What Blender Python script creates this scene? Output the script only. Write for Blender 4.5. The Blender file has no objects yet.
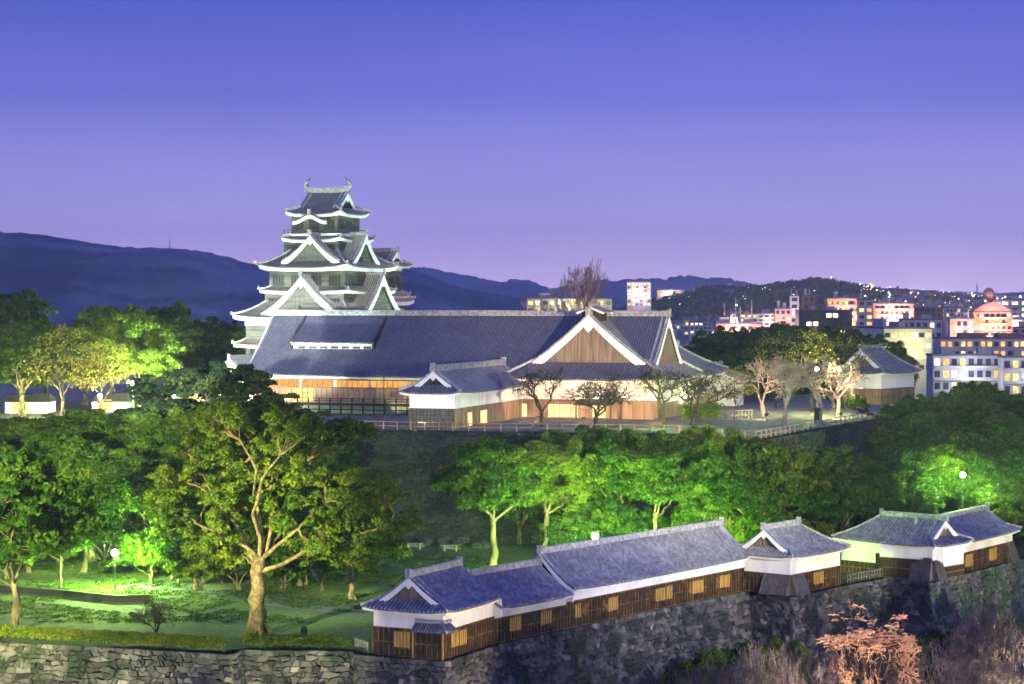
import bpy, bmesh, math, random
import numpy as np
from mathutils import Vector, Matrix
S = bpy.context.scene
C = S.collection
R = math.radians
rnd = random.Random(11)
V = Vector
ZUP = V((0, 0, 1))
FOC, CAMZ, YH = 2100.0, 34.0, 300.0      # focal length in pixels, eye height over the lower bailey, horizon row

# ------------------------------------------------------------------ camera, sky, sun, exposure
cam = bpy.data.cameras.new('camera')
cam.sensor_width = 36
cam.lens = FOC * 36 / 1024
cam.shift_y = (YH - 342) / 1024
cam.clip_start = 1
cam.clip_end = 40000
camera = bpy.data.objects.new('camera', cam)
camera.location = (0, 0, CAMZ)
camera.rotation_euler = (R(90), 0, 0)
C.objects.link(camera)
S.camera = camera

world = bpy.data.worlds.new('World')
S.world = world
world.use_nodes = True
wn, wl = world.node_tree.nodes, world.node_tree.links
wn.clear()
w_out = wn.new('ShaderNodeOutputWorld')
w_bg = wn.new('ShaderNodeBackground')
w_sky = wn.new('ShaderNodeTexSky')
w_sky.sky_type = 'NISHITA'
w_sky.sun_disc = False
w_sky.sun_elevation = R(2)
w_sky.sun_rotation = R(200)
w_tc = wn.new('ShaderNodeTexCoord')
w_sep = wn.new('ShaderNodeSeparateXYZ')
w_mul = wn.new('ShaderNodeMath')
w_mul.operation = 'MULTIPLY_ADD'
w_mul.inputs[1].default_value = 2.0
w_mul.inputs[2].default_value = 0.1
w_ramp = wn.new('ShaderNodeValToRGB')
w_ramp.color_ramp.interpolation = 'LINEAR'
wl.new(w_tc.outputs['Generated'], w_sep.inputs[0])
wl.new(w_sep.outputs['Z'], w_mul.inputs[0])
wl.new(w_mul.outputs[0], w_ramp.inputs[0])
cr = w_ramp.color_ramp
cr.elements[0].position = 0.06
cr.elements[0].color = (1.15, 0.86, 1.36, 1)
cr.elements[1].position = 0.11
cr.elements[1].color = (0.94, 0.73, 1.22, 1)
for p, c in ((0.150, (0.66, 0.54, 1.03)), (0.195, (0.40, 0.355, 0.83)), (0.243, (0.255, 0.245, 0.71)), (0.29, (0.132, 0.148, 0.61)), (0.386, (0.05, 0.078, 0.49)), (0.6, (0.06, 0.10, 0.60)), (1.0, (0.07, 0.12, 0.72))):
    e = cr.elements.new(p)
    e.color = (*c, 1)
w_mix = wn.new('ShaderNodeMixRGB')
w_mix.blend_type = 'ADD'
w_mix.inputs[0].default_value = 0.012
wl.new(w_ramp.outputs[0], w_mix.inputs[1])
wl.new(w_sky.outputs[0], w_mix.inputs[2])
w_map = wn.new('ShaderNodeMapping')
w_map.inputs['Scale'].default_value = (2.2, 2.2, 9)
w_nz = wn.new('ShaderNodeTexNoise')
w_nz.inputs['Scale'].default_value = 2.0
w_nz.inputs['Detail'].default_value = 5
w_nr = wn.new('ShaderNodeMapRange')
w_nr.inputs['From Min'].default_value = .3
w_nr.inputs['From Max'].default_value = .7
w_nr.inputs['To Min'].default_value = .93
w_nr.inputs['To Max'].default_value = 1.07
w_mm = wn.new('ShaderNodeMixRGB')
w_mm.blend_type = 'MULTIPLY'
w_mm.inputs[0].default_value = 1
wl.new(w_tc.outputs['Generated'], w_map.inputs[0])
wl.new(w_map.outputs[0], w_nz.inputs['Vector'])
wl.new(w_nz.outputs['Fac'], w_nr.inputs['Value'])
wl.new(w_mix.outputs[0], w_mm.inputs[1])
wl.new(w_nr.outputs[0], w_mm.inputs[2])
wl.new(w_mm.outputs[0], w_bg.inputs[0])
w_bg.inputs[1].default_value = 1.0
wl.new(w_bg.outputs[0], w_out.inputs[0])

sun = bpy.data.lights.new('sun', 'SUN')
sun.energy = 0.3
sun.angle = R(15)
sun.color = (1.0, 0.86, 0.66)
sun_o = bpy.data.objects.new('sun', sun)
sun_o.rotation_euler = (R(62), 0, R(30))
C.objects.link(sun_o)

S.view_settings.view_transform = 'Standard'
S.view_settings.look = 'None'
S.view_settings.gamma = 1
S.view_settings.exposure = 0.3
cy = S.cycles
cy.max_bounces = 4
cy.diffuse_bounces = 2
cy.glossy_bounces = 2
cy.transmission_bounces = 2
cy.transparent_max_bounces = 4
cy.volume_bounces = 0
cy.caustics_reflective = False
cy.caustics_refractive = False
cy.sample_clamp_indirect = 4
cy.use_denoising = True

def P(px, py, D):
    return V(((px - 512) / FOC * D, D, CAMZ - (py - YH) / FOC * D))
def G(px, py, z=0.0):
    D = (CAMZ - z) * FOC / (py - YH)
    return V(((px - 512) / FOC * D, D, z))

# ------------------------------------------------------------------ materials
MATS = {}
def newmat(name):
    m = bpy.data.materials.new(name)
    m.use_nodes = True
    nt = m.node_tree
    nt.nodes.clear()
    MATS[name] = m
    return m, nt.nodes, nt.links
def ramp(n, stops):
    r = n.new('ShaderNodeValToRGB')
    el = r.color_ramp.elements
    el[0].position, el[0].color = stops[0][0], (*stops[0][1], 1)
    el[1].position, el[1].color = stops[-1][0], (*stops[-1][1], 1)
    for p, c in stops[1:-1]:
        e = el.new(p)
        e.color = (*c, 1)
    return r
def surf(name, c1, c2, scale=1.0, rough=0.85, bump=0.0, bscale=None, stretch=(1, 1, 1), detail=5, spec=0.3, lo=.35, hi=.65):
    m, n, l = newmat(name)
    out = n.new('ShaderNodeOutputMaterial')
    b = n.new('ShaderNodeBsdfPrincipled')
    tc = n.new('ShaderNodeTexCoord')
    mp = n.new('ShaderNodeMapping')
    mp.inputs['Scale'].default_value = stretch
    nz = n.new('ShaderNodeTexNoise')
    nz.inputs['Scale'].default_value = scale
    nz.inputs['Detail'].default_value = detail
    rp = ramp(n, [(lo, c1), (hi, c2)])
    l.new(tc.outputs['Object'], mp.inputs[0])
    l.new(mp.outputs[0], nz.inputs['Vector'])
    l.new(nz.outputs['Fac'], rp.inputs[0])
    l.new(rp.outputs[0], b.inputs['Base Color'])
    b.inputs['Roughness'].default_value = rough
    b.inputs['Specular IOR Level'].default_value = spec
    if bump:
        n2 = n.new('ShaderNodeTexNoise')
        n2.inputs['Scale'].default_value = bscale or scale * 4
        n2.inputs['Detail'].default_value = 4
        l.new(mp.outputs[0], n2.inputs['Vector'])
        bp = n.new('ShaderNodeBump')
        bp.inputs['Strength'].default_value = 1
        bp.inputs['Distance'].default_value = bump
        l.new(n2.outputs['Fac'], bp.inputs['Height'])
        l.new(bp.outputs[0], b.inputs['Normal'])
    l.new(b.outputs[0], out.inputs[0])
    return m
def tilemat(name, dark, light, step=0.33, course=0.32):
    m, n, l = newmat(name)
    out = n.new('ShaderNodeOutputMaterial')
    b = n.new('ShaderNodeBsdfPrincipled')
    uv = n.new('ShaderNodeUVMap')
    mp = n.new('ShaderNodeMapping')
    mp.inputs['Scale'].default_value = (1 / step, 1 / course, 1)
    l.new(uv.outputs[0], mp.inputs[0])
    fl = n.new('ShaderNodeVectorMath')
    fl.operation = 'FLOOR'
    l.new(mp.outputs[0], fl.inputs[0])
    wnz = n.new('ShaderNodeTexWhiteNoise')
    wnz.noise_dimensions = '2D'
    l.new(fl.outputs[0], wnz.inputs['Vector'])
    nz = n.new('ShaderNodeTexNoise')
    nz.inputs['Scale'].default_value = 0.45
    nz.inputs['Detail'].default_value = 6
    l.new(uv.outputs[0], nz.inputs['Vector'])
    mx = n.new('ShaderNodeMath')
    mx.operation = 'MULTIPLY_ADD'
    mx.inputs[1].default_value = 0.36
    l.new(wnz.outputs['Value'], mx.inputs[0])
    m2 = n.new('ShaderNodeMath')
    m2.operation = 'MULTIPLY'
    m2.inputs[1].default_value = 0.72
    l.new(nz.outputs['Fac'], m2.inputs[0])
    l.new(m2.outputs[0], mx.inputs[2])
    rp = ramp(n, [(.15, dark), (.6, tuple((a + c) / 2 for a, c in zip(dark, light))), (.9, light)])
    l.new(mx.outputs[0], rp.inputs[0])
    l.new(rp.outputs[0], b.inputs['Base Color'])
    b.inputs['Roughness'].default_value = 0.62
    b.inputs['Specular IOR Level'].default_value = 0.35
    sep = n.new('ShaderNodeSeparateXYZ')
    l.new(mp.outputs[0], sep.inputs[0])
    fr = n.new('ShaderNodeMath')
    fr.operation = 'FRACT'
    l.new(sep.outputs['Y'], fr.inputs[0])
    bp = n.new('ShaderNodeBump')
    bp.inputs['Strength'].default_value = 1
    bp.inputs['Distance'].default_value = 0.12
    bp.invert = True
    l.new(fr.outputs[0], bp.inputs['Height'])
    l.new(bp.outputs[0], b.inputs['Normal'])
    l.new(b.outputs[0], out.inputs[0])
    return m
def leafmat(name, c1, c2, c3, trans=0.3):
    m, n, l = newmat(name)
    out = n.new('ShaderNodeOutputMaterial')
    at = n.new('ShaderNodeAttribute')
    at.attribute_name = 'tint'
    oi = n.new('ShaderNodeObjectInfo')
    ad = n.new('ShaderNodeMath')
    ad.operation = 'MULTIPLY_ADD'
    ad.inputs[1].default_value = 0.62
    ad.inputs[2].default_value = -0.34
    l.new(oi.outputs['Random'], ad.inputs[0])
    a2 = n.new('ShaderNodeMath')
    a2.operation = 'ADD'
    l.new(at.outputs['Fac'], a2.inputs[0])
    l.new(ad.outputs[0], a2.inputs[1])
    rp = ramp(n, [(0.1, c1), (0.5, c2), (0.95, c3)])
    l.new(a2.outputs[0], rp.inputs[0])
    d = n.new('ShaderNodeBsdfDiffuse')
    t = n.new('ShaderNodeBsdfTranslucent')
    mix = n.new('ShaderNodeMixShader')
    mix.inputs[0].default_value = trans
    l.new(rp.outputs[0], d.inputs[0])
    l.new(rp.outputs[0], t.inputs[0])
    l.new(d.outputs[0], mix.inputs[1])
    l.new(t.outputs[0], mix.inputs[2])
    l.new(mix.outputs[0], out.inputs[0])
    return m
def stonemat(name, dark, light, moss=None, mossamt=0.0):
    m, n, l = newmat(name)
    out = n.new('ShaderNodeOutputMaterial')
    b = n.new('ShaderNodeBsdfPrincipled')
    at = n.new('ShaderNodeAttribute')
    at.attribute_name = 'tint'
    tc = n.new('ShaderNodeTexCoord')
    nz = n.new('ShaderNodeTexNoise')
    nz.inputs['Scale'].default_value = 1.6
    nz.inputs['Detail'].default_value = 8
    l.new(tc.outputs['Object'], nz.inputs['Vector'])
    ad = n.new('ShaderNodeMath')
    ad.operation = 'MULTIPLY_ADD'
    ad.inputs[1].default_value = 0.6
    l.new(nz.outputs['Fac'], ad.inputs[0])
    l.new(at.outputs['Fac'], ad.inputs[2])
    rp = ramp(n, [(.3, dark), (.8, tuple((a + c) / 2 for a, c in zip(dark, light))), (1.25, light)])
    mr = n.new('ShaderNodeMath')
    mr.operation = 'MULTIPLY'
    mr.inputs[1].default_value = 0.75
    l.new(ad.outputs[0], mr.inputs[0])
    l.new(mr.outputs[0], rp.inputs[0])
    col = rp.outputs[0]
    if moss:
        n2 = n.new('ShaderNodeTexNoise')
        n2.inputs['Scale'].default_value = 0.35
        n2.inputs['Detail'].default_value = 7
        l.new(tc.outputs['Object'], n2.inputs['Vector'])
        r2 = ramp(n, [(.62 - mossamt, (0, 0, 0)), (.72 - mossamt, (1, 1, 1))])
        l.new(n2.outputs['Fac'], r2.inputs[0])
        mx = n.new('ShaderNodeMixRGB')
        l.new(r2.outputs[0], mx.inputs[0])
        l.new(col, mx.inputs[1])
        mx.inputs[2].default_value = (*moss, 1)
        col = mx.outputs[0]
    l.new(col, b.inputs['Base Color'])
    b.inputs['Roughness'].default_value = 0.9
    n3 = n.new('ShaderNodeTexNoise')
    n3.inputs['Scale'].default_value = 5
    n3.inputs['Detail'].default_value = 6
    l.new(tc.outputs['Object'], n3.inputs['Vector'])
    bp = n.new('ShaderNodeBump')
    bp.inputs['Distance'].default_value = 0.08
    l.new(n3.outputs['Fac'], bp.inputs['Height'])
    l.new(bp.outputs[0], b.inputs['Normal'])
    l.new(b.outputs[0], out.inputs[0])
    return m
def emit(name, col, strength, var=0.0, base=None):
    m, n, l = newmat(name)
    out = n.new('ShaderNodeOutputMaterial')
    e = n.new('ShaderNodeEmission')
    e.inputs[0].default_value = (*col, 1)
    e.inputs[1].default_value = strength
    if var:
        tc = n.new('ShaderNodeTexCoord')
        oi = n.new('ShaderNodeObjectInfo')
        nz = n.new('ShaderNodeTexNoise')
        nz.noise_dimensions = '4D'
        nz.inputs['Scale'].default_value = 0.9
        l.new(tc.outputs['Object'], nz.inputs['Vector'])
        mm = n.new('ShaderNodeMath')
        mm.operation = 'MULTIPLY'
        mm.inputs[1].default_value = 40
        l.new(oi.outputs['Random'], mm.inputs[0])
        l.new(mm.outputs[0], nz.inputs['W'])
        rp = n.new('ShaderNodeMapRange')
        rp.inputs['From Min'].default_value = .3
        rp.inputs['From Max'].default_value = .7
        rp.inputs['To Min'].default_value = strength * (1 - var)
        rp.inputs['To Max'].default_value = strength * (1 + var)
        l.new(nz.outputs['Fac'], rp.inputs['Value'])
        l.new(rp.outputs[0], e.inputs[1])
    l.new(e.outputs[0], out.inputs[0])
    return m

M_tile = tilemat('near_tiles', (.03, .034, .05), (.15, .155, .20))
M_roll = tilemat('near_cover_tiles', (.10, .10, .12), (.52, .51, .54))
M_tile_far = tilemat('palace_tiles', (.03, .032, .05), (.10, .105, .14), .45, .4)
M_roll_far = tilemat('palace_cover_tiles', (.09, .095, .13), (.24, .245, .30), .45, .4)
M_tile_keep = tilemat('keep_tiles', (.085, .085, .065), (.19, .19, .145), .45, .4)
M_roll_keep = tilemat('keep_cover_tiles', (.18, .18, .135), (.42, .42, .33), .45, .4)
ROLL = {M_tile: M_roll, M_tile_far: M_roll_far, M_tile_keep: M_roll_keep}
M_ridge = surf('ridge_tiles', (.16, .17, .19), (.42, .42, .42), 2.5, .7, .03)
M_white = surf('white_plaster', (.64, .63, .60), (.82, .81, .78), .6, .9, .01, 6, (1, 1, .16), detail=8, lo=.28, hi=.55)
M_white2 = surf('weathered_plaster', (.52, .51, .48), (.76, .75, .71), .5, .9, .01, 6, lo=.3)
M_plank = surf('dark_planks', (.007, .005, .004), (.06, .033, .013), 2.2, .75, .02, 8, (3, 3, .22))
M_batten = surf('battens', (.018, .012, .007), (.26, .14, .035), 1.1, .7, 0)
M_shut = surf('pale_shutter_wood', (.32, .19, .04), (.62, .39, .09), 1.5, .7, .02, 10, (4, 4, .4))
M_lattice = surf('weathered_lattice', (.05, .045, .045), (.15, .13, .125), 1.2, .8, .02, 8, (3, 3, .5))
M_tan = surf('tan_boards', (.17, .105, .07), (.32, .21, .14), .5, .8, .02, 6, (2, 2, .3))
M_pink = surf('cedar_boards', (.36, .20, .16), (.50, .30, .22), .6, .8, .02, 6, (3, 3, .25))
M_dark = surf('dark_timber', (.02, .017, .015), (.06, .05, .04), 1, .7)
M_keepwall = surf('keep_boards', (.06, .064, .056), (.14, .145, .13), .8, .8, .03, 5, (.4, .4, 3))
M_black = surf('dark_opening', (.012, .012, .014), (.03, .03, .03), 1, .6)
M_gablewood = surf('gable_boards', (.115, .095, .075), (.23, .19, .15), .9, .8, .02, 6, (3, 3, .3))
M_metal = surf('lamp_metal', (.05, .06, .05), (.1, .11, .1), 3, .5)
M_bark = surf('bark', (.05, .038, .025), (.20, .155, .10), 1.6, .95, .12, 5, (1, 1, .4))
M_bark_pale = surf('pale_bark', (.04, .03, .016), (.17, .125, .065), 1.8, .95, .12, 4)
M_bark_dark = surf('dark_bark', (.018, .014, .011), (.06, .045, .032), 1.5, .95, .03, 6)
M_bark_pink = surf('cherry_twigs', (.30, .20, .17), (.55, .40, .34), 1.5, .95)
M_bark_rust = surf('rust_twigs', (.62, .31, .15), (.80, .46, .26), 1.0, .95)
M_leaf = leafmat('camphor_leaves', (.018, .048, .007), (.058, .108, .012), (.145, .18, .02))
M_leaf_dark = leafmat('dark_leaves', (.018, .046, .009), (.045, .092, .012), (.095, .135, .018))
M_leaf_wood = leafmat('wood_leaves', (.02, .046, .013), (.048, .085, .02), (.105, .13, .032))
M_leaf_bright = leafmat('bright_leaves', (.05, .095, .014), (.10, .16, .02), (.19, .22, .035))
M_leaf_yellow = leafmat('yellow_leaves', (.16, .15, .02), (.27, .24, .04), (.36, .30, .08))
M_hedge = leafmat('hedge_leaves', (.06, .10, .01), (.13, .175, .018), (.24, .25, .03))
M_pine = leafmat('pine_needles', (.012, .024, .010), (.028, .043, .015), (.06, .07, .025), .15)
M_stone = stonemat('wall_stone', (.02, .02, .021), (.27, .255, .225), (.022, .033, .018), .11)
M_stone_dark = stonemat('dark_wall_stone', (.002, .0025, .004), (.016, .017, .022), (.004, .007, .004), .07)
M_stone_ivy = stonemat('ivy_wall_stone', (.04, .045, .04), (.24, .26, .21), (.035, .075, .022), .15)
def grassmat():
    m, n, l = newmat('grass')
    out = n.new('ShaderNodeOutputMaterial')
    b = n.new('ShaderNodeBsdfPrincipled')
    tc = n.new('ShaderNodeTexCoord')
    n1, n2 = n.new('ShaderNodeTexNoise'), n.new('ShaderNodeTexNoise')
    n1.inputs['Scale'].default_value, n1.inputs['Detail'].default_value = .11, 8
    n2.inputs['Scale'].default_value, n2.inputs['Detail'].default_value = 1.7, 9
    l.new(tc.outputs['Object'], n1.inputs['Vector'])
    l.new(tc.outputs['Object'], n2.inputs['Vector'])
    r1 = ramp(n, [(.38, (.035, .034, .018)), (.47, (.036, .062, .008)), (.62, (.08, .13, .011))])
    r2 = ramp(n, [(.32, (.25, .25, .25)), (.62, (1.1, 1.1, 1.1))])
    l.new(n1.outputs['Fac'], r1.inputs[0])
    l.new(n2.outputs['Fac'], r2.inputs[0])
    mx = n.new('ShaderNodeMixRGB')
    mx.blend_type = 'MULTIPLY'
    mx.inputs[0].default_value = 1
    l.new(r1.outputs[0], mx.inputs[1])
    l.new(r2.outputs[0], mx.inputs[2])
    l.new(mx.outputs[0], b.inputs['Base Color'])
    b.inputs['Roughness'].default_value = .95
    bp = n.new('ShaderNodeBump')
    bp.inputs['Distance'].default_value = .25
    l.new(n2.outputs['Fac'], bp.inputs['Height'])
    l.new(bp.outputs[0], b.inputs['Normal'])
    l.new(b.outputs[0], out.inputs[0])
    return m
M_grass = grassmat()
M_twig_grey = surf('grey_twigs', (.11, .085, .085), (.24, .19, .19), 1.5, .95)
M_path = surf('asphalt_path', (.045, .048, .055), (.085, .088, .098), .5, .9, .01, 20)
M_gravel = surf('pale_gravel', (.13, .105, .075), (.27, .23, .165), .8, .95, .03, 12)
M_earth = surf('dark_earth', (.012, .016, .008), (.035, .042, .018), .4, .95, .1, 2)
M_city = surf('city_ground', (.03, .035, .04), (.07, .07, .075), .02, .9)
M_hill = surf('hill_forest', (.02, .03, .035), (.19, .205, .215), .007, .95, 14, .02, detail=13, lo=.4, hi=.66)
M_wood = surf('park_timber', (.12, .105, .085), (.24, .22, .18), 2, .8)

# ------------------------------------------------------------------ mesh builder and tagging
class MB:
    def __init__(s):
        s.v, s.f, s.uv, s.t, s.m = [], [], [], [], []
    def add(s, pts, faces, uvs=None, tint=0.5, mi=0):
        b = len(s.v)
        s.v.extend([(p[0], p[1], p[2]) for p in pts])
        s.uv.extend(uvs if uvs else [(0.0, 0.0)] * len(pts))
        for f in faces:
            s.f.append([b + i for i in f])
            s.t.append(tint)
            s.m.append(mi)
    def box(s, x0, x1, y0, y1, z0, z1, tint=.5, mi=0):
        p = [(x0, y0, z0), (x1, y0, z0), (x1, y1, z0), (x0, y1, z0), (x0, y0, z1), (x1, y0, z1), (x1, y1, z1), (x0, y1, z1)]
        s.add(p, [(0, 3, 2, 1), (4, 5, 6, 7), (0, 1, 5, 4), (1, 2, 6, 5), (2, 3, 7, 6), (3, 0, 4, 7)], tint=tint, mi=mi)
    def hexa(s, bottom, top, tint=.5, mi=0):
        n = len(bottom)
        s.add(list(bottom) + list(top), [tuple(range(n))[::-1], tuple(range(n, 2 * n))] + [(i, (i + 1) % n, n + (i + 1) % n, n + i) for i in range(n)], tint=tint, mi=mi)
    def tube(s, pts, rad, n=6, tint=.5, mi=0, cap=True):
        rings = []
        up = V((.13, .31, .94))
        for i, p in enumerate(pts):
            p = V(p)
            d = (V(pts[min(i + 1, len(pts) - 1)]) - V(pts[max(i - 1, 0)]))
            if d.length < 1e-6:
                d = V((0, 0, 1))
            d.normalize()
            a = d.cross(up if abs(d.dot(up)) < .95 else V((1, 0, 0))).normalized()
            b = d.cross(a)
            rings.append([p + (a * math.cos(2 * math.pi * k / n) + b * math.sin(2 * math.pi * k / n)) * rad[i] for k in range(n)])
        pts2 = [q for r in rings for q in r]
        fs = []
        for i in range(len(pts) - 1):
            for k in range(n):
                fs.append((i * n + k, i * n + (k + 1) % n, (i + 1) * n + (k + 1) % n, (i + 1) * n + k))
        if cap:
            fs.append(tuple(range(n))[::-1])
            fs.append(tuple(range((len(pts) - 1) * n, len(pts) * n)))
        s.add(pts2, fs, tint=tint, mi=mi)
    def sweep(s, pts, w, h, z0=0.0, mi=0, top=1.0):
        rings = []
        for i, p in enumerate(pts):
            d = V(pts[min(i + 1, len(pts) - 1)]) - V(pts[max(i - 1, 0)])
            q = V((d.y, -d.x, 0))
            q = q.normalized() if q.length > 1e-6 else V((1, 0, 0))
            p = V(p)
            rings += [p - q * w / 2 + ZUP * z0, p + q * w / 2 + ZUP * z0, p + q * w / 2 * top + ZUP * (z0 + h), p - q * w / 2 * top + ZUP * (z0 + h)]
        fs = [(0, 1, 2, 3), tuple(4 * len(pts) - 4 + k for k in (3, 2, 1, 0))]
        for i in range(len(pts) - 1):
            for k in range(4):
                fs.append((4 * i + k, 4 * i + (k + 1) % 4, 4 * i + 4 + (k + 1) % 4, 4 * i + 4 + k))
        s.add(rings, fs, mi=mi)
    def ball(s, c, r, seg=10, rings=6, sq=(1, 1, 1), mi=0):
        pts = [(c[0], c[1], c[2] - r * sq[2])]
        for i in range(1, rings):
            a = -math.pi / 2 + math.pi * i / rings
            for k in range(seg):
                b = 2 * math.pi * k / seg
                pts.append((c[0] + r * sq[0] * math.cos(a) * math.cos(b), c[1] + r * sq[1] * math.cos(a) * math.sin(b), c[2] + r * sq[2] * math.sin(a)))
        pts.append((c[0], c[1], c[2] + r * sq[2]))
        fs = [(0, 1 + (k + 1) % seg, 1 + k) for k in range(seg)]
        for i in range(rings - 2):
            for k in range(seg):
                a0 = 1 + i * seg
                fs.append((a0 + k, a0 + (k + 1) % seg, a0 + seg + (k + 1) % seg, a0 + seg + k))
        t = 1 + (rings - 2) * seg
        fs += [(t + k, t + (k + 1) % seg, len(pts) - 1) for k in range(seg)]
        s.add(pts, fs, mi=mi)
    def mesh(s, name, mats, smooth=False):
        me = bpy.data.meshes.new(name)
        me.from_pydata(s.v, [], s.f)
        for m in (mats if isinstance(mats, (list, tuple)) else [mats]):
            me.materials.append(m)
        if any(s.m):
            me.polygons.foreach_set('material_index', s.m)
        if any(u != (0.0, 0.0) for u in s.uv[:8]):
            ul = me.uv_layers.new(name='UVMap')
            idx = np.zeros(len(me.loops), dtype=np.int32)
            me.loops.foreach_get('vertex_index', idx)
            ul.data.foreach_set('uv', np.array(s.uv, dtype=np.float32)[idx].ravel())
        if any(t != .5 for t in s.t):
            at = me.attributes.new('tint', 'FLOAT', 'FACE')
            at.data.foreach_set('value', np.array(s.t, dtype=np.float32))
        if smooth:
            me.polygons.foreach_set('use_smooth', [True] * len(me.polygons))
        me.update()
        return me
    def build(s, name, mats, parent=None, M=None, smooth=False):
        if not s.f:
            return None
        return link(s.mesh(name, mats, smooth), name, parent, M)
def link(me, name, parent=None, M=None):
    o = bpy.data.objects.new(name, me)
    C.objects.link(o)
    if parent:
        o.parent = parent
    if M is not None:
        o.matrix_local = M
    return o
def tag(o, label, cat, group=None):
    o['label'] = label
    o['category'] = cat
    if group:
        o['group'] = group
    return o
def struct(o, kind='structure'):
    o['kind'] = kind
    return o
def thing(name, label, cat, loc=(0, 0, 0), rz=0.0, group=None):
    o = bpy.data.objects.new(name, None)
    C.objects.link(o)
    o.location = loc
    o.rotation_euler = (0, 0, rz)
    return tag(o, label, cat, group)
def dup(root, loc, rz, label, group=None, scale=None, mat=None):
    r = root.copy()
    C.objects.link(r)
    r.location = loc
    r.rotation_euler = (0, 0, rz)
    r['label'] = label
    if group:
        r['group'] = group
    if scale:
        r.scale = scale
    for ch in list(root.children):
        c = ch.copy()
        C.objects.link(c)
        c.parent = r
        for g in list(ch.children):
            d = g.copy()
            C.objects.link(d)
            d.parent = c
    return r
def spot(parent, loc, target, watts, col, angle=60, blend=.4, radius=.4):
    l = bpy.data.lights.new('flood_beam', 'SPOT')
    l.energy = watts
    l.color = col
    l.spot_size = R(angle)
    l.spot_blend = blend
    l.shadow_soft_size = radius
    o = bpy.data.objects.new('flood_beam', l)
    C.objects.link(o)
    o.rotation_euler = (V(target) - V(loc)).to_track_quat('-Z', 'Y').to_euler()
    if parent:
        o.parent = parent
        o.location = V(loc) - parent.location
    else:
        o.location = loc
    return o
M_lens = emit('flood_lens', (1, .95, .8), 6)
def floodlight(loc, target, watts, col, label, angle=60, blend=.4, radius=.4, post=None, group='floodlights'):
    """a lamp housing on a short post, aimed at its target; the beam leaves from just before the lens"""
    loc = V(loc)
    d = (V(target) - loc).normalized()
    ground = loc.z - (post if post else 1.0)
    t = thing('floodlight', label, 'floodlight', (loc.x, loc.y, ground), 0, group)
    mb = MB()
    mb.tube([(0, 0, 0), (0, 0, loc.z - ground - .25)], [.07, .05], 6)
    mb.box(-.25, .25, -.25, .25, 0, .08)
    mb.build('post', M_metal, t)
    q = d.to_track_quat('-Z', 'Y').to_matrix().to_4x4()
    q.translation = (0, 0, loc.z - ground)
    mb = MB()
    mb.hexa([(-.16, -.12, .3), (.16, -.12, .3), (.16, .12, .3), (-.16, .12, .3)], [(-.32, -.24, -.04), (.32, -.24, -.04), (.32, .24, -.04), (-.32, .24, -.04)])
    h = mb.build('housing', M_metal, t, q)
    mb = MB()
    mb.box(-.28, .28, -.2, .2, -.06, -.045)
    mb.build('lens', M_lens, t, q)
    spot(t, loc + d * .35, target, watts, col, angle, blend, radius)
    return t
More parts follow.
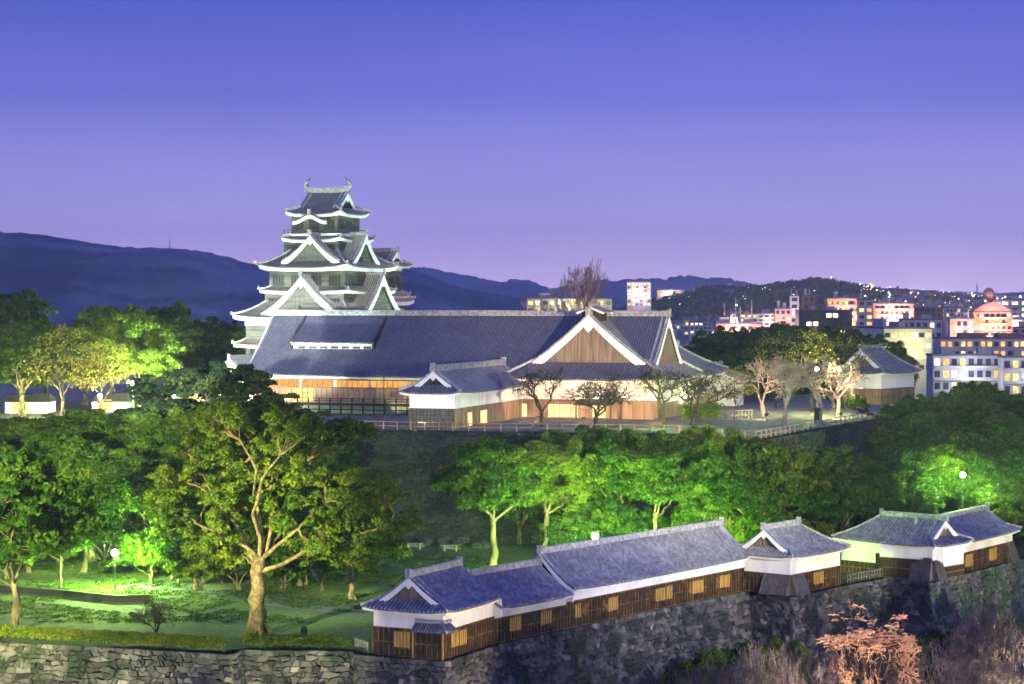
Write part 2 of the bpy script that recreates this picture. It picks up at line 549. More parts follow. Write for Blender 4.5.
# ------------------------------------------------------------------ tiled roofs
def prof_of(rise, half, c):
    return lambda v: rise * ((1 - c) * (v / half) + c * (v / half) ** 2)
def patch(mt, me, O, e, n, v0, v1, uL0, uL1, uR0, uR1, prof, Lf, sori=0.0, vm=1.0, step=.33, rr=.1, th=.45, soffit=1.2):
    """one slope: a curved tile sheet with rows of round cover tiles (mt) and a white plastered eave below it (me)"""
    O, e, n = V(O), V(e), V(n)
    def pt(u, v, dz=0.0):
        t = abs(2 * u / Lf - 1)
        return O + e * u + n * v + ZUP * (prof(v) + sori * t ** 4 * max(0, 1 - v / vm) ** 2 + dz)
    def uLv(v): return uL0 + (uL1 - uL0) * (v - v0) / (v1 - v0)
    def uRv(v): return uR0 + (uR1 - uR0) * (v - v0) / (v1 - v0)
    nv = max(3, int((v1 - v0) / .7))
    nu = max(1, int((max(uR0, uR1) - min(uL0, uL1)) / 2.5)) if sori else 1
    nu = max(nu, 6) if sori else nu
    pts, uvs, fs = [], [], []
    for i in range(nv + 1):
        v = v0 + (v1 - v0) * i / nv
        for k in range(nu + 1):
            u = uLv(v) + (uRv(v) - uLv(v)) * k / nu
            pts.append(pt(u, v))
            uvs.append((u + .013, v * 1.15 + .007))
    for i in range(nv):
        for k in range(nu):
            a = i * (nu + 1) + k
            fs.append((a, a + 1, a + nu + 2, a + nu + 1))
    mt.add(pts, fs, uvs)
    # eave edge of the tile sheet
    if v0 == 0:
        pts, uvs, fs = [], [], []
        for k in range(nu + 1):
            u = uL0 + (uR0 - uL0) * k / nu
            pts += [pt(u, 0), pt(u, 0.0, -.13)]
            uvs += [(u + .013, .05), (u + .013, .0)]
        fs = [(2 * k, 2 * k + 1, 2 * k + 3, 2 * k + 2) for k in range(nu)]
        mt.add(pts, fs, uvs)
        if me is not None:
            pts, fs = [], []
            for k in range(nu + 1):
                f = k / nu
                ua = uL0 + .15 + (uR0 - uL0 - .3) * f
                vb = min(soffit, v1)
                ub = uLv(vb) + (uRv(vb) - uLv(vb)) * f
                pts += [pt(ua, .12, -.10), pt(ua, .16, -th), pt(ub, vb, -th - prof(vb) * .55)]
            for k in range(nu):
                a = 3 * k
                fs += [(a, a + 1, a + 4, a + 3), (a + 1, a + 2, a + 5, a + 4)]
            me.add(pts, fs)
    # cover-tile rows
    ns = nv * 2
    k0 = int(math.floor(min(uL0, uL1) / step))
    k1 = int(math.ceil(max(uR0, uR1) / step))
    for k in range(k0, k1 + 1):
        u = k * step + step / 2
        run = []
        for i in range(ns + 1):
            v = v0 + (v1 - v0) * i / ns
            if uLv(v) + .02 <= u <= uRv(v) - .02:
                run.append(v)
        if len(run) < 2:
            continue
        pts, uvs, fs = [], [], []
        for v in run:
            c = pt(u, v)
            pts += [c - e * rr, c - e * rr * .6 + ZUP * rr * 1.1, c + e * rr * .6 + ZUP * rr * 1.1, c + e * rr]
            uvs += [(k * step + .1 + 7.7, v * 1.15 + .02)] * 4
        for i in range(len(run) - 1):
            a = 4 * i
            fs += [(a, a + 1, a + 5, a + 4), (a + 1, a + 2, a + 6, a + 5), (a + 2, a + 3, a + 7, a + 6)]
        mt.add(pts, fs, uvs, mi=1)
        if v0 == 0 and run[0] == 0:
            c = pt(u, 0) - n * .01
            mt.add([c - e * rr * .9 - ZUP * .04, c + e * rr * .9 - ZUP * .04, c + e * rr * .6 + ZUP * rr * 1.1, c - e * rr * .6 + ZUP * rr * 1.1], [(0, 1, 2, 3)], mi=2)

def barge(mb, apex_u, half, v0, prof, place, deep=.6, thick=.18):
    """two white boards following the verge; place(side, v, dz, dx) gives the point"""
    for side in (-1, 1):
        a, b = [], []
        for i in range(9):
            v = v0 + (half - v0) * i / 8
            a.append(v)
        pts, fs = [], []
        for v in a:
            dd = deep * (1.15 - .3 * (v - v0) / (half - v0))
            pts += [place(side, v, -.06, 0), place(side, v, -.06 - dd, 0), place(side, v, -.06 - dd, thick), place(side, v, -.06, thick)]
        for i in range(8):
            for k in range(4):
                fs.append((4 * i + k, 4 * i + (k + 1) % 4, 4 * i + 4 + (k + 1) % 4, 4 * i + 4 + k))
        fs += [(0, 1, 2, 3), (32, 35, 34, 33)]
        mb.add(pts, fs)

def irimoya(root, L, W, ze, rise, ends=('irimoya', 'irimoya'), g=(1.8, 1.8), c=.3, sori=.25, step=.42, rr=.135, M=None, tile=None,
            th=.45, soffit=1.2, ridge_h=.5, barge_deep=.55, gable_mat=None, gable_trim=True, roofname='roof', acro=.0, ridge_mat=None, ridge_ext=0.0):
    """hip-and-gable (or gable, or hip) roof over the plan 0..L by 0..W; the ridge runs along x"""
    tile = tile or M_tile
    half = W / 2
    prof = prof_of(rise, half, c)
    mt, me, mr = MB(), MB(), MB()
    X, Y = V((1, 0, 0)), V((0, 1, 0))
    ov = .45
    def bounds(kind, gg):
        if kind == 'irimoya':
            return [(0, gg, 0, gg), (gg, half, gg - ov, gg - ov)]
        if kind == 'hip':
            return [(0, half, 0, half)]
        return [(0, half, 0, 0)]
    bl, br = bounds(ends[0], g[0]), bounds(ends[1], g[1])
    cuts = sorted({0, half} | {b[1] for b in bl} | {b[1] for b in br})
    def at(bs, a, b):
        for v0, v1, u0, u1 in bs:
            if v0 - 1e-6 <= a and b <= v1 + 1e-6:
                f = lambda v: u0 + (u1 - u0) * (v - v0) / (v1 - v0)
                return f(a), f(b)
    for flip in (0, 1):
        O, e, n = ((0, 0, ze), X, Y) if not flip else ((L, W, ze), -X, -Y)
        b1, b2 = (bl, br) if not flip else (br, bl)
        for a, b in zip(cuts[:-1], cuts[1:]):
            l0, l1 = at(b1, a, b)
            r0, r1 = at(b2, a, b)
            patch(mt, me, O, e, n, a, b, l0, l1, L - r0, L - r1, prof, L, sori, half, step, rr, th, soffit)
    for i, kind in enumerate(ends):
        O, e, n = ((0, W, ze), -Y, X) if i == 0 else ((L, 0, ze), Y, -X)
        if kind == 'irimoya':
            patch(mt, me, O, e, n, 0, g[i] + .3, 0, g[i] + .3, W, W - g[i] - .3, prof, W, sori, half, step, rr, th, soffit)
        elif kind == 'hip':
            patch(mt, me, O, e, n, 0, half, 0, half, W, W - half, prof, W, sori, half, step, rr, th, soffit)
    roof = mt.build(roofname, [tile, ROLL[tile], M_ridge], root, M)
    if me.f:
        me.build('plaster_eave', M_white, roof)
    # main ridge
    def lip(kind, gg): return gg - ov - .1 if kind == 'irimoya' else (half if kind == 'hip' else 0)
    xl, xr = lip(ends[0], g[0]), L - lip(ends[1], g[1])
    zr = ze + rise
    n_ = 9
    ridge = [V((xl + (xr - xl) * i / (n_ - 1), half, zr + acro * abs(2 * i / (n_ - 1) - 1) ** 3)) for i in range(n_)]
    mr.sweep(ridge, ridge_h * .8, ridge_h, -.08)
    mr.sweep(ridge, ridge_h * .95, ridge_h * .22, ridge_h - .06)
    for x in (xl, xr):
        mr.box(x - .14, x + .14, half - ridge_h * .55, half + ridge_h * .55, zr - .1 + acro, zr + ridge_h * 1.6 + acro)
    mr.build('ridge', ridge_mat or M_ridge, root, M)
    # hip and verge ridges, each one a piece of its own
    def hippt(i, s, v):
        x = v if i == 0 else L - v
        y = v if s == 0 else W - v
        return V((x, y, ze + prof(v) + sori * max(0, 1 - v / half) ** 2))
    rh = ridge_h * .55
    for i, kind in enumerate(ends):
        if kind in ('irimoya', 'hip'):
            vm = g[i] + .1 if kind == 'irimoya' else half
            for s in (0, 1):
                mr = MB()
                mr.sweep([hippt(i, s, vm * k / 6) for k in range(7)], rh * .9, rh, -.05)
                mr.build('hip_ridge', ridge_mat or M_ridge, root, M)
        if kind in ('irimoya', 'gable'):
            v0 = g[i] if kind == 'irimoya' else 0
            x = (g[i] - ov if kind == 'irimoya' else 0)
            for off in (.3, 1.1):
                if off > .5 and kind == 'gable':
                    continue
                xx = x + off if i == 0 else L - x - off
                for s in (0, 1):
                    mr = MB()
                    mr.sweep([V((xx, (v if s == 0 else W - v), ze + prof(v))) for v in [v0 + (half - v0) * k / 7 for k in range(8)]], rh * .8, rh * .8, -.03)
                    mr.build('verge_ridge', ridge_mat or M_ridge, root, M)
    # gables
    for i, kind in enumerate(ends):
        if kind in ('hip', 'none'):
            continue
        gg = g[i] if kind == 'irimoya' else 1.0
        v0 = g[i] if kind == 'irimoya' else .0
        sx = 1 if i == 0 else -1
        xb = (0 if i == 0 else L)
        xv = xb + sx * (gg - ov if kind == 'irimoya' else 0)
        xw = xb + sx * (gg + .15)
        def place(side, v, dz, dx):
            y = v if side < 0 else W - v
            return V((xv + sx * dx, y, ze + prof(v) + dz))
        mb = MB()
        barge(mb, 0, half, v0, prof, place, barge_deep, .2)
        bo = mb.build('bargeboard', M_white, root, M)
        if gable_trim:
            mb = MB()
            q = barge_deep
            x0, x1 = sorted((xv - sx * .06, xv + sx * .14))
            zc = ze + rise - q * 1.25
            ring = [(0, -q * .9), (q * .45, -q * .45), (q * .62, 0), (q * .3, q * .45), (-q * .3, q * .45), (-q * .62, 0), (-q * .45, -q * .45)]
            mb.hexa([(x0, half + a, zc + b) for a, b in ring], [(x1, half + a, zc + b) for a, b in ring])
            mb.build('gable_pendant', M_white, bo)
        if kind == 'irimoya':
            mb = MB()
            vs = [v0 + (half - v0) * k / 6 for k in range(7)]
            top = [(xw, v, ze + prof(v) - .1) for v in vs] + [(xw, W - v, ze + prof(v) - .1) for v in vs[-2::-1]]
            mb.add(top + [(xw + sx * .2, p[1], p[2]) for p in top], [tuple(range(len(top))), tuple(range(len(top), 2 * len(top)))])
            base = (xw - sx * .1)
            gw = mb.build('gable_wall', gable_mat or M_gablewood, root, M)
            mb = MB()
            a0, a1 = sorted((xw - sx * .16, xw + sx * .02))
            mb.box(a0, a1, v0 + .25, W - v0 - .25, ze + prof(v0) - .05, ze + prof(v0) + .22)
            for k in range(1, int((W - 2 * v0) / .5)):
                y = v0 + .5 * k
                hh = prof(y if y < half else W - y) - prof(v0)
                if hh > .9:
                    mb.box(a0 + .05, a1 - .03, y - .04, y + .04, ze + prof(v0) + .22, ze + prof(v0) + hh - .45)
            mb.build('gable_lattice', M_gablewood if gable_mat is None else gable_mat, gw)
    return roof

def pent_ring(root, cx, cy, Lx, Ly, ze, d, rise, c=.3, sori=.35, step=.45, rr=.11, tile=None, th=.7, mask='fblr'):
    """a skirt roof running round a storey"""
    mt, me, mr = MB(), MB(), MB()
    x0, x1, y0, y1 = cx - Lx / 2, cx + Lx / 2, cy - Ly / 2, cy + Ly / 2
    prof = prof_of(rise, d, c)
    X, Y = V((1, 0, 0)), V((0, 1, 0))
    for k, (O, e, n, L) in {'f': ((x0, y0, ze), X, Y, Lx), 'b': ((x1, y1, ze), -X, -Y, Lx), 'l': ((x0, y1, ze), -Y, X, Ly), 'r': ((x1, y0, ze), Y, -X, Ly)}.items():
        if k in mask:
            patch(mt, me, O, e, n, 0, d, 0, d, L, L - d, prof, L, sori, d, step, rr, th, d)
    r = mt.build('skirt_roof', [tile or M_tile_keep, ROLL[tile or M_tile_keep], M_ridge], root)
    me.build('plaster_eave', M_white, r)
    for sx, xx in ((1, x0), (-1, x1)):
        for sy, yy in ((1, y0), (-1, y1)):
            mr = MB()
            mr.sweep([V((xx + sx * d * k / 5, yy + sy * d * k / 5, ze + prof(d * k / 5) + sori * (1 - k / 5) ** 2)) for k in range(6)], .34, .34, -.05)
            mr.box(xx - .17, xx + .17, yy - .17, yy + .17, ze + sori - .05, ze + sori + .6)
            mr.build('hip_ridge', M_ridge, r)
    return r

def dormer_gable(root, O, e, n, w, h, depth, c=.45, tile=None, deep=.9, step=.45, rr=.11, wall=None, ridge=True):
    """triangular dormer gable standing on a roof slope; O is the middle of its foot, e along the wall, n inward"""
    O, e, n = V(O), V(e), V(n)
    half = w / 2
    prof = prof_of(h, half, c)
    mt, mr = MB(), MB()
    patch(mt, None, O - e * half, n, e, 0, half, 0, 0, depth, depth, prof, depth, 0, half, step, rr)
    patch(mt, None, O + e * half + n * depth, -n, -e, 0, half, 0, 0, depth, depth, prof, depth, 0, half, step, rr)
    mr.sweep([O + n * t + ZUP * h for t in (-.15, depth / 2, depth)], .5, .55, -.05)
    q = O - n * .2 + ZUP * (h + .3)
    mr.hexa([q + e * a - n * .1 + ZUP * b for a, b in ((-.4, -.3), (.4, -.3), (.3, .7), (-.3, .7))], [q + e * a + n * .2 + ZUP * b for a, b in ((-.4, -.3), (.4, -.3), (.3, .7), (-.3, .7))])
    for s in (-1, 1):
        mr.sweep([O + e * s * (half - v) + n * .45 + ZUP * prof(v) for v in [half * k / 7 for k in range(8)]], .4, .3, -.02)
    r = mt.build('dormer_roof', [tile or M_tile_keep, ROLL[tile or M_tile_keep], M_ridge], root)
    mr.build('dormer_ridge', M_ridge, r)
    mb = MB()
    def place(side, v, dz, dx): return O + e * side * (half - v) + n * (dx - .05) + ZUP * (prof(v) + dz)
    barge(mb, 0, half, 0, prof, place, deep, .3)
    zc = h - deep * 1.35
    ring = [(0, -.6), (.3, -.3), (.42, 0), (.2, .3), (-.2, .3), (-.42, 0), (-.3, -.3)]
    mb.hexa([O + e * a * deep - n * .12 + ZUP * (zc + b * deep) for a, b in ring], [O + e * a * deep + n * .2 + ZUP * (zc + b * deep) for a, b in ring])
    mb.build('bargeboard', M_white, r)
    mb = MB()
    vs = [half * k / 6 for k in range(7)]
    top = [O - e * (half - v) + n * .8 + ZUP * (prof(v) - .1) for v in vs] + [O + e * (half - v) + n * .8 + ZUP * (prof(v) - .1) for v in vs[-2::-1]]
    mb.add(top + [p + n * .2 for p in top], [tuple(range(len(top))), tuple(range(len(top), 2 * len(top)))])
    for k in range(1, int(w / .9)):
        a = -half + .9 * k
        hh = prof(half - abs(a)) - deep
        if hh > .6:
            p = O + e * a + n * .72
            mb.hexa([p + e * s + n * t + ZUP * .1 for s, t in ((-.08, 0), (.08, 0), (.08, .06), (-.08, .06))], [p + e * s + n * t + ZUP * hh for s, t in ((-.08, 0), (.08, 0), (.08, .06), (-.08, .06))])
    mb.build('gable_wall', wall or M_keepwall, r)
    return r

# ------------------------------------------------------------------ stone walls
def stone_wall(name, label, top, depth, batter, mat, curve=.35, cell=(.85, .6), out=1, group=None, thick=1.2, seed=1, relief=.24, seg=None):
    """battered dry-stone wall under a polyline of top points (world); every stone has its own uneven face"""
    r = random.Random(seed)
    top = [V(p) for p in top]
    nrm = []
    for i, p in enumerate(top):
        ns = []
        if i > 0:
            d = top[i] - top[i - 1]
            ns.append(V((d.y, -d.x, 0)).normalized() * out)
        if i < len(top) - 1:
            d = top[i + 1] - top[i]
            ns.append(V((d.y, -d.x, 0)).normalized() * out)
        m = ns[0] if len(ns) == 1 else (ns[0] + ns[1]).normalized() / max(.4, math.sqrt((1 + ns[0].dot(ns[1])) / 2))
        nrm.append(m)
    i0, i1 = seg or (0, len(top) - 1)
    base = top[i0].copy()
    mb = MB()
    for i in range(i0, i1):
        A, B, nA, nB = top[i] - base, top[i + 1] - base, nrm[i], nrm[i + 1]
        Lw = (B - A).length
        face_n = V(((B - A).y, -(B - A).x, 0)).normalized() * out
        nu, nr = max(1, round(Lw / cell[0])), max(1, round(depth / cell[1]))
        ph = [r.uniform(0, 6.28) for _ in range(4 * nr + 8)]
        def rowt(j, s):
            if j == 0 or j == nr:
                return j / nr
            x = s * Lw / cell[0]
            w = math.sin(x * 1.9 + ph[4 * j]) * .28 + math.sin(x * 4.3 + ph[4 * j + 1]) * .2 + math.sin(x * .5 + ph[4 * j + 2]) * .22
            return (j + w * .75) / nr
        def pt(s, t):
            s = min(1, max(0, s))
            k = batter * ((1 - curve) * t + curve * t * t)
            return A.lerp(B, s) + nA.lerp(nB, s) * k - ZUP * depth * t
        for j in range(nr):
            s, sk0 = 0.0, 0.0
            while s < .999:
                w = r.choice((.45, .7, .9, 1.1, 1.5, 1.9)) * r.uniform(.85, 1.15) / nu
                s1 = min(1.0, s + w)
                if 1 - s1 < .4 / nu:
                    s1 = 1.0
                sk1 = 0.0 if s1 == 1.0 else r.uniform(-.3, .3) / nu
                a, b, c, d = s - sk0, s1 - sk1, s1 + sk1, s + sk0
                mid0, mid1 = (a + b) / 2, (c + d) / 2
                q = [pt(a, rowt(j + 1, a)), pt(mid0, rowt(j + 1, mid0)), pt(b, rowt(j + 1, b)), pt(c, rowt(j, c)), pt(mid1, rowt(j, mid1)), pt(d, rowt(j, d))]
                cen = sum(q, V((0, 0, 0))) / 6
                o = r.uniform(.0, relief)
                rot = V((r.uniform(-.1, .1), r.uniform(-.1, .1), r.uniform(-.12, .12)))
                ins = []
                for k, p in enumerate(q):
                    dd = cen - p
                    f = .13 if k in (1, 4) else .26
                    ins.append(p + dd * min(.4, f + r.uniform(0, .1)) + face_n * (o + .06 - 1.6 * rot.dot(dd)))
                tint = min(1.1, max(0, r.gauss(.42, .2) + (.35 if r.random() < .06 else 0)))
                mb.add(q + ins, [tuple(range(6, 12))] + [(k, (k + 1) % 6, 6 + (k + 1) % 6, 6 + k) for k in range(6)], tint=tint)
                s, sk0 = s1, sk1
        inn = -face_n * thick
        mb.add([A, B, B + inn, A + inn], [(0, 1, 2, 3)], tint=.45)
    o = mb.build(name, mat)
    o.location = base
    return tag(o, label, 'wall', group)

# ------------------------------------------------------------------ timber turret (yagura) on the near wall
def plank_wall(root, x0, x1, y0, y1, z0, z1, mat=None, bat=None, pitch=.55, faces='flr', name='plank_wall'):
    mb = MB()
    mb.box(x0, x1, y0, y1, z0, z1)
    o = mb.build(name, mat or M_plank, root)
    mb = MB()
    t, w = .05, .045
    if 'f' in faces:
        for k in range(int((x1 - x0) / pitch) + 1):
            x = x0 + (x1 - x0) * k / int((x1 - x0) / pitch)
            mb.box(x - w, x + w, y0 - t, y0 - .002, z0, z1)
    for f, xx in (('l', x0), ('r', x1)):
        if f in faces:
            for k in range(int((y1 - y0) / pitch) + 1):
                y = y0 + (y1 - y0) * k / int((y1 - y0) / pitch)
                a, b = (xx - t, xx - .002) if f == 'l' else (xx + .002, xx + t)
                mb.box(a, b, y - w, y + w, z0, z1)
    for zz in (z0 + .06, (z0 + z1) / 2, z1 - .06):
        mb.box(x0 - .07, x1 + .07, y0 - .075, y1 + .07, zz - .05, zz + .05)
    mb.build('battens', bat or M_batten, o)
    return o
def shutter(root, x, z, w=1.5, h=1.25, y=0.0, face='f', mat=None):
    mb = MB()
    def bx(a, b, c0, c1, z0, z1):
        if face == 'f':
            mb.box(x + a, x + b, y + c0, y + c1, z + z0, z + z1)
        else:
            mb.box(y + c0, y + c1, x + a, x + b, z + z0, z + z1)
    bx(-w / 2, w / 2, -.13, -.03, 0, h)
    n = max(3, int(w / .3))
    o = mb.build('window_shutter', mat or M_shut, root)
    for z0_, z1_ in ((-.1, -.005), (h + .005, h + .1)):
        mb = MB()
        bx(-w / 2 - .08, w / 2 + .08, -.19, -.04, z0_, z1_)
        mb.build('window_rail', M_batten, o)
    mb = MB()
    for k in range(1, n):
        a = -w / 2 + w * k / n
        bx(a - .018, a + .018, -.16, -.131, .02, h - .02)
    mb.build('window_lattice', M_plank, o)
    return o
def skirt(root, x0, x1, y, z0, z1, flare=.9, side='f', mat=None):
    """flared stone-drop skirt of lattice boards at the foot of a wall"""
    mb = MB()
    if side == 'f':
        mb.hexa([(x0 - .2, y - flare, z0), (x1 + .2, y - flare, z0), (x1 + .2, y - .01, z0), (x0 - .2, y - .01, z0)], [(x0, y - .1, z1), (x1, y - .1, z1), (x1, y - .01, z1), (x0, y - .01, z1)])
    elif side == 'l':
        mb.hexa([(y - flare, x0 - .2, z0), (y - flare, x1 + .2, z0), (y - .01, x1 + .2, z0), (y - .01, x0 - .2, z0)], [(y - .1, x0, z1), (y - .1, x1, z1), (y - .01, x1, z1), (y - .01, x0, z1)])
    else:
        mb.hexa([(y + flare, x0 - .2, z0), (y + flare, x1 + .2, z0), (y + .01, x1 + .2, z0), (y + .01, x0 - .2, z0)], [(y + .1, x0, z1), (y + .1, x1, z1), (y + .01, x1, z1), (y + .01, x0, z1)])
    n = 7
    for k in range(n + 1):
        f = k / n
        if side == 'f':
            a, b = (x0 - .2 + (x1 - x0 + .4) * f, y - flare, z0), (x0 + (x1 - x0) * f, y - .1, z1)
            mb.tube([V(a) + V((0, -.03, 0)), V(b) + V((0, -.03, 0))], [.05, .05], 4)
        else:
            sg = -1 if side == 'l' else 1
            a, b = (y + sg * flare, x0 - .2 + (x1 - x0 + .4) * f, z0), (y + sg * .1, x0 + (x1 - x0) * f, z1)
            mb.tube([V(a) + V((sg * .03, 0, 0)), V(b) + V((sg * .03, 0, 0))], [.05, .05], 4)
    return mb.build('flared_skirt', mat or M_lattice, root)
def yagura(name, label, origin, deg, L, W, hw, he, rise, ends, g=(1.4, 1.4), group=None, over=.9, wood_mat=None, faces='flr', **kw):
    t = thing(name, label, 'turret', origin, R(deg), group)
    mb = MB()
    mb.box(.03, L - .03, .03, W - .03, hw + .003, he + .42)
    mb.build('plaster_wall', M_white, t)
    plank_wall(t, 0, L, 0, W, 0, hw, mat=wood_mat, faces=faces)
    la = 0 if ends[0] == 'gable' else (-3.2 if ends[0] == 'none' else over)
    lb = 0 if ends[1] == 'gable' else over
    irimoya(t, L + la + lb, W + 2 * over, he, rise, ends, g, M=Matrix.Translation((-la, -over, 0)), **kw)
    return t
# ------------------------------------------------------------------ ground, terraces and hills
def sheet(name, pts, mat, kind='structure'):
    mb = MB()
    mb.add(pts, [tuple(range(len(pts)))])
    return struct(mb.build(name, mat), kind)
sheet('ground', [(-16000, -200, -11), (16000, -200, -11), (16000, 16000, -11), (-16000, 16000, -11)], M_city)
WALL_TOP = [(-7.3, 198.2), (-6.2, 197.6), (-1.4, 207.2), (10.7, 223.6), (27.8, 246), (32.2, 240.4), (39.6, 250), (46.3, 257.6), (50.4, 252.6), (66.5, 275.2), (74, 286), (100, 322)]
LEFT_TOP = [(-120, 222), (-51.5, 209.6), (-27, 201.6), (-26.2, 204.2), (-15.4, 203.4), (-14.6, 201.2)]
front = [(x, y, 0) for x, y in LEFT_TOP] + [(x, y, 0) for x, y in WALL_TOP]
sheet('lawn', front + [(150, 330, 0), (150, 470, 0), (-200, 470, 0), (-200, 222, 0)], M_grass)
def along(pts, w, z):
    l, r = [], []
    for i, p in enumerate(pts):
        d = V(pts[min(i + 1, len(pts) - 1)]) - V(pts[max(i - 1, 0)])
        q = V((d.y, -d.x)).normalized() * w / 2
        l.append((p[0] - q.x, p[1] - q.y, z))
        r.append((p[0] + q.x, p[1] + q.y, z))
    return l + r[::-1]
sheet('path', along([(-45, 252), (-34, 244), (-24, 236), (-14, 228), (-6, 230), (2, 240), (10, 252)], 7.5, .008), M_path)
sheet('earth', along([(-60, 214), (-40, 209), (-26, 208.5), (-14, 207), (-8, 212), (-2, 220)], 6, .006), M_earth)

# upper bailey: a terrace 15 m above the lawn
HT = 15.0
EDGE = [(-150, 330), (-60, 322), (-40, 314), (-23.5, 309), (-8.2, 303.5), (3, 302), (24, 298), (33.5, 284), (44, 306), (60, 338), (62, 420), (60, 470)]
sheet('terrace', [(x, y, HT) for x, y in EDGE] + [(-150, 470, HT)], M_gravel)
def mound(name, x0, x1, y0, y1, f, mat, n=40, kind='structure'):
    mb = MB()
    pts, fs = [], []
    for j in range(n + 1):
        for i in range(n + 1):
            x, y = x0 + (x1 - x0) * i / n, y0 + (y1 - y0) * j / n
            pts.append((x, y, f(x, y)))
    for j in range(n):
        for i in range(n):
            a = j * (n + 1) + i
            fs.append((a, a + 1, a + n + 2, a + n + 1))
    mb.add(pts, fs)
    return struct(mb.build(name, mat, smooth=True), kind)
def sm(a, b, x):
    t = min(1, max(0, (x - a) / (b - a)))
    return t * t * (3 - 2 * t)
def wood_h(x, y):
    return .03 + 7 * sm(272, 330, y - .2 * (x - 60)) * sm(56, 80, x) - 3 * sm(90, 140, x)
def slope_z(x, y):
    edge = (66.5 + (y - 275.2) * .70) - 3
    return wood_h(x, y) - .5 * (1 - sm(274, 280, y)) - .5 * (1 - sm(54, 57, x)) - 14 * sm(edge, edge + 2, x) if y < 345 else wood_h(x, y)
mound('wooded_slope', 54, 170, 274, 470, slope_z, M_earth, 80)
mound('wooded_bank', -170, -24, 262, 316, lambda x, y: -.3 + 9 * sm(268, 312, y) * (1 - sm(-40, -26, x)), M_earth)
mound('moat_bank', 0, 140, 120, 245, lambda x, y: -10.9 + 2.0 * sm(0, 1, math.sin(x * .15) * math.cos(y * .12) * .5 + .5), M_earth)
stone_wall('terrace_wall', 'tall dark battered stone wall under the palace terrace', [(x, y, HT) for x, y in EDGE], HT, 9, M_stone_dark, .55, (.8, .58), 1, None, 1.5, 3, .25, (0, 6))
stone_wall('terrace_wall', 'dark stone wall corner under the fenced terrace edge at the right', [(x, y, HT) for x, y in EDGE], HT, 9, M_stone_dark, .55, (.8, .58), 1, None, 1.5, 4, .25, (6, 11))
FULL = [(x, y, 0) for x, y in [(-14.7, 201.4), (-6.3, 197.6)] + WALL_TOP[2:]]
stone_wall('stone_wall', 'grey battered stone wall carrying the long row of timber turrets', FULL, 11.5, 3.6, M_stone, .5, (.74, .5), 1, None, 1.2, 5, seg=(0, 4))
stone_wall('stone_wall', 'mottled stone wall angles under the detached small turret', FULL, 11.5, 3.6, M_stone, .5, (.74, .5), 1, None, 1.2, 6, seg=(4, 8))
stone_wall('stone_wall', 'mossy stone wall with green ivy below the far right gate turret', FULL, 11.5, 3.6, M_stone_ivy, .5, (.74, .5), 1, None, 1.2, 7, seg=(8, 11))
stone_wall('stone_wall', 'low grey stone wall below the clipped hedge at the lower left', [(x, y, 0) for x, y in LEFT_TOP[:4]], 11, 2.2, M_stone, .4, (.74, .5), 1, None, 1.2, 8)
stone_wall('stone_wall', 'short set back stone wall below the big camphor tree hedge', [(x, y, 0) for x, y in LEFT_TOP[3:]], 11, 2.0, M_stone, .4, (.72, .5), 1, None, 1.2, 9)
# dark kerb wall curving across the lawn
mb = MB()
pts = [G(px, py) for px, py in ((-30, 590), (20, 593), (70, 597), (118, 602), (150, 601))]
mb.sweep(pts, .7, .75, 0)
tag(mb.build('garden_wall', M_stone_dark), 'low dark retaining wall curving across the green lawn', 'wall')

def ridge_hill(name, D, prof, depth, base, mat, rough, n=220, seed=1, kind='structure', slope=1.0):
    """a hill range whose crest follows the given horizon points; it falls away towards and behind the viewer"""
    r = np.random.RandomState(seed)
    xs = np.linspace(prof[0][0], prof[-1][0], n)
    ys = np.interp(xs, [p[0] for p in prof], [p[1] for p in prof])
    ph = r.rand(40) * 6.28
    pts, fs = [], []
    m = 26
    for j in range(m + 1):
        t = j / m
        w = (1 - abs(2 * t - 1) ** 1.5) if t > .5 else math.sin(t * math.pi) ** .85
        for i in range(n):
            y = D + depth * (t - .5)
            top = CAMZ + (YH - ys[i]) / FOC * D
            x = (xs[i] - 512) / FOC * D
            f = 0
            for k in range(5):
                fr = (2.0 ** k) / (depth * .35)
                f += math.sin(x * fr * 6.28 + ph[k] + math.sin(y * fr * 5 + ph[k + 10]) * 1.5) * math.cos(y * fr * 6.28 + ph[k + 20] + x * fr * 2) / (1.7 ** k)
            z = base + (top - base) * w + f * rough * (.25 + w * (1 - w) * 3) + r.uniform(-1, 1) * rough * .4
            pts.append((x, y, z))
    for j in range(m):
        for i in range(n - 1):
            a = j * n + i
            fs.append((a, a + 1, a + n + 1, a + n))
    mb = MB()
    mb.add(pts, fs)
    return struct(mb.build(name, mat, smooth=True), kind)
ridge_hill('hill', 2900, [(-260, 262), (-150, 245), (-40, 236), (0, 234), (30, 236), (60, 239), (100, 245), (140, 249), (175, 250), (200, 252), (228, 257), (250, 264), (265, 271), (300, 277), (340, 270), (380, 268), (412, 271), (435, 279), (455, 287), (480, 292), (505, 295), (530, 298), (570, 303), (640, 310)], 1800, -11, M_hill, 7, 300, 2)
ridge_hill('far_hills', 5600, [(330, 290), (370, 276), (400, 270), (420, 267), (440, 270), (470, 277), (500, 284), (515, 280), (530, 282), (550, 291), (570, 287), (600, 281), (640, 279), (690, 278), (720, 279), (745, 284), (775, 288), (800, 287), (850, 289), (900, 293), (960, 297), (1100, 298), (1300, 290)], 1000, -11, M_hill, 14, 260, 3)
ridge_hill('wooded_hill', 1900, [(600, 321), (640, 310), (655, 306), (672, 301), (690, 298), (704, 294), (718, 292), (732, 294), (750, 294), (775, 291), (800, 287), (815, 285), (830, 287), (850, 290), (880, 295), (910, 297), (940, 300), (980, 304), (1060, 309), (1200, 313)], 800, -11, M_hill, 3, 260, 4)
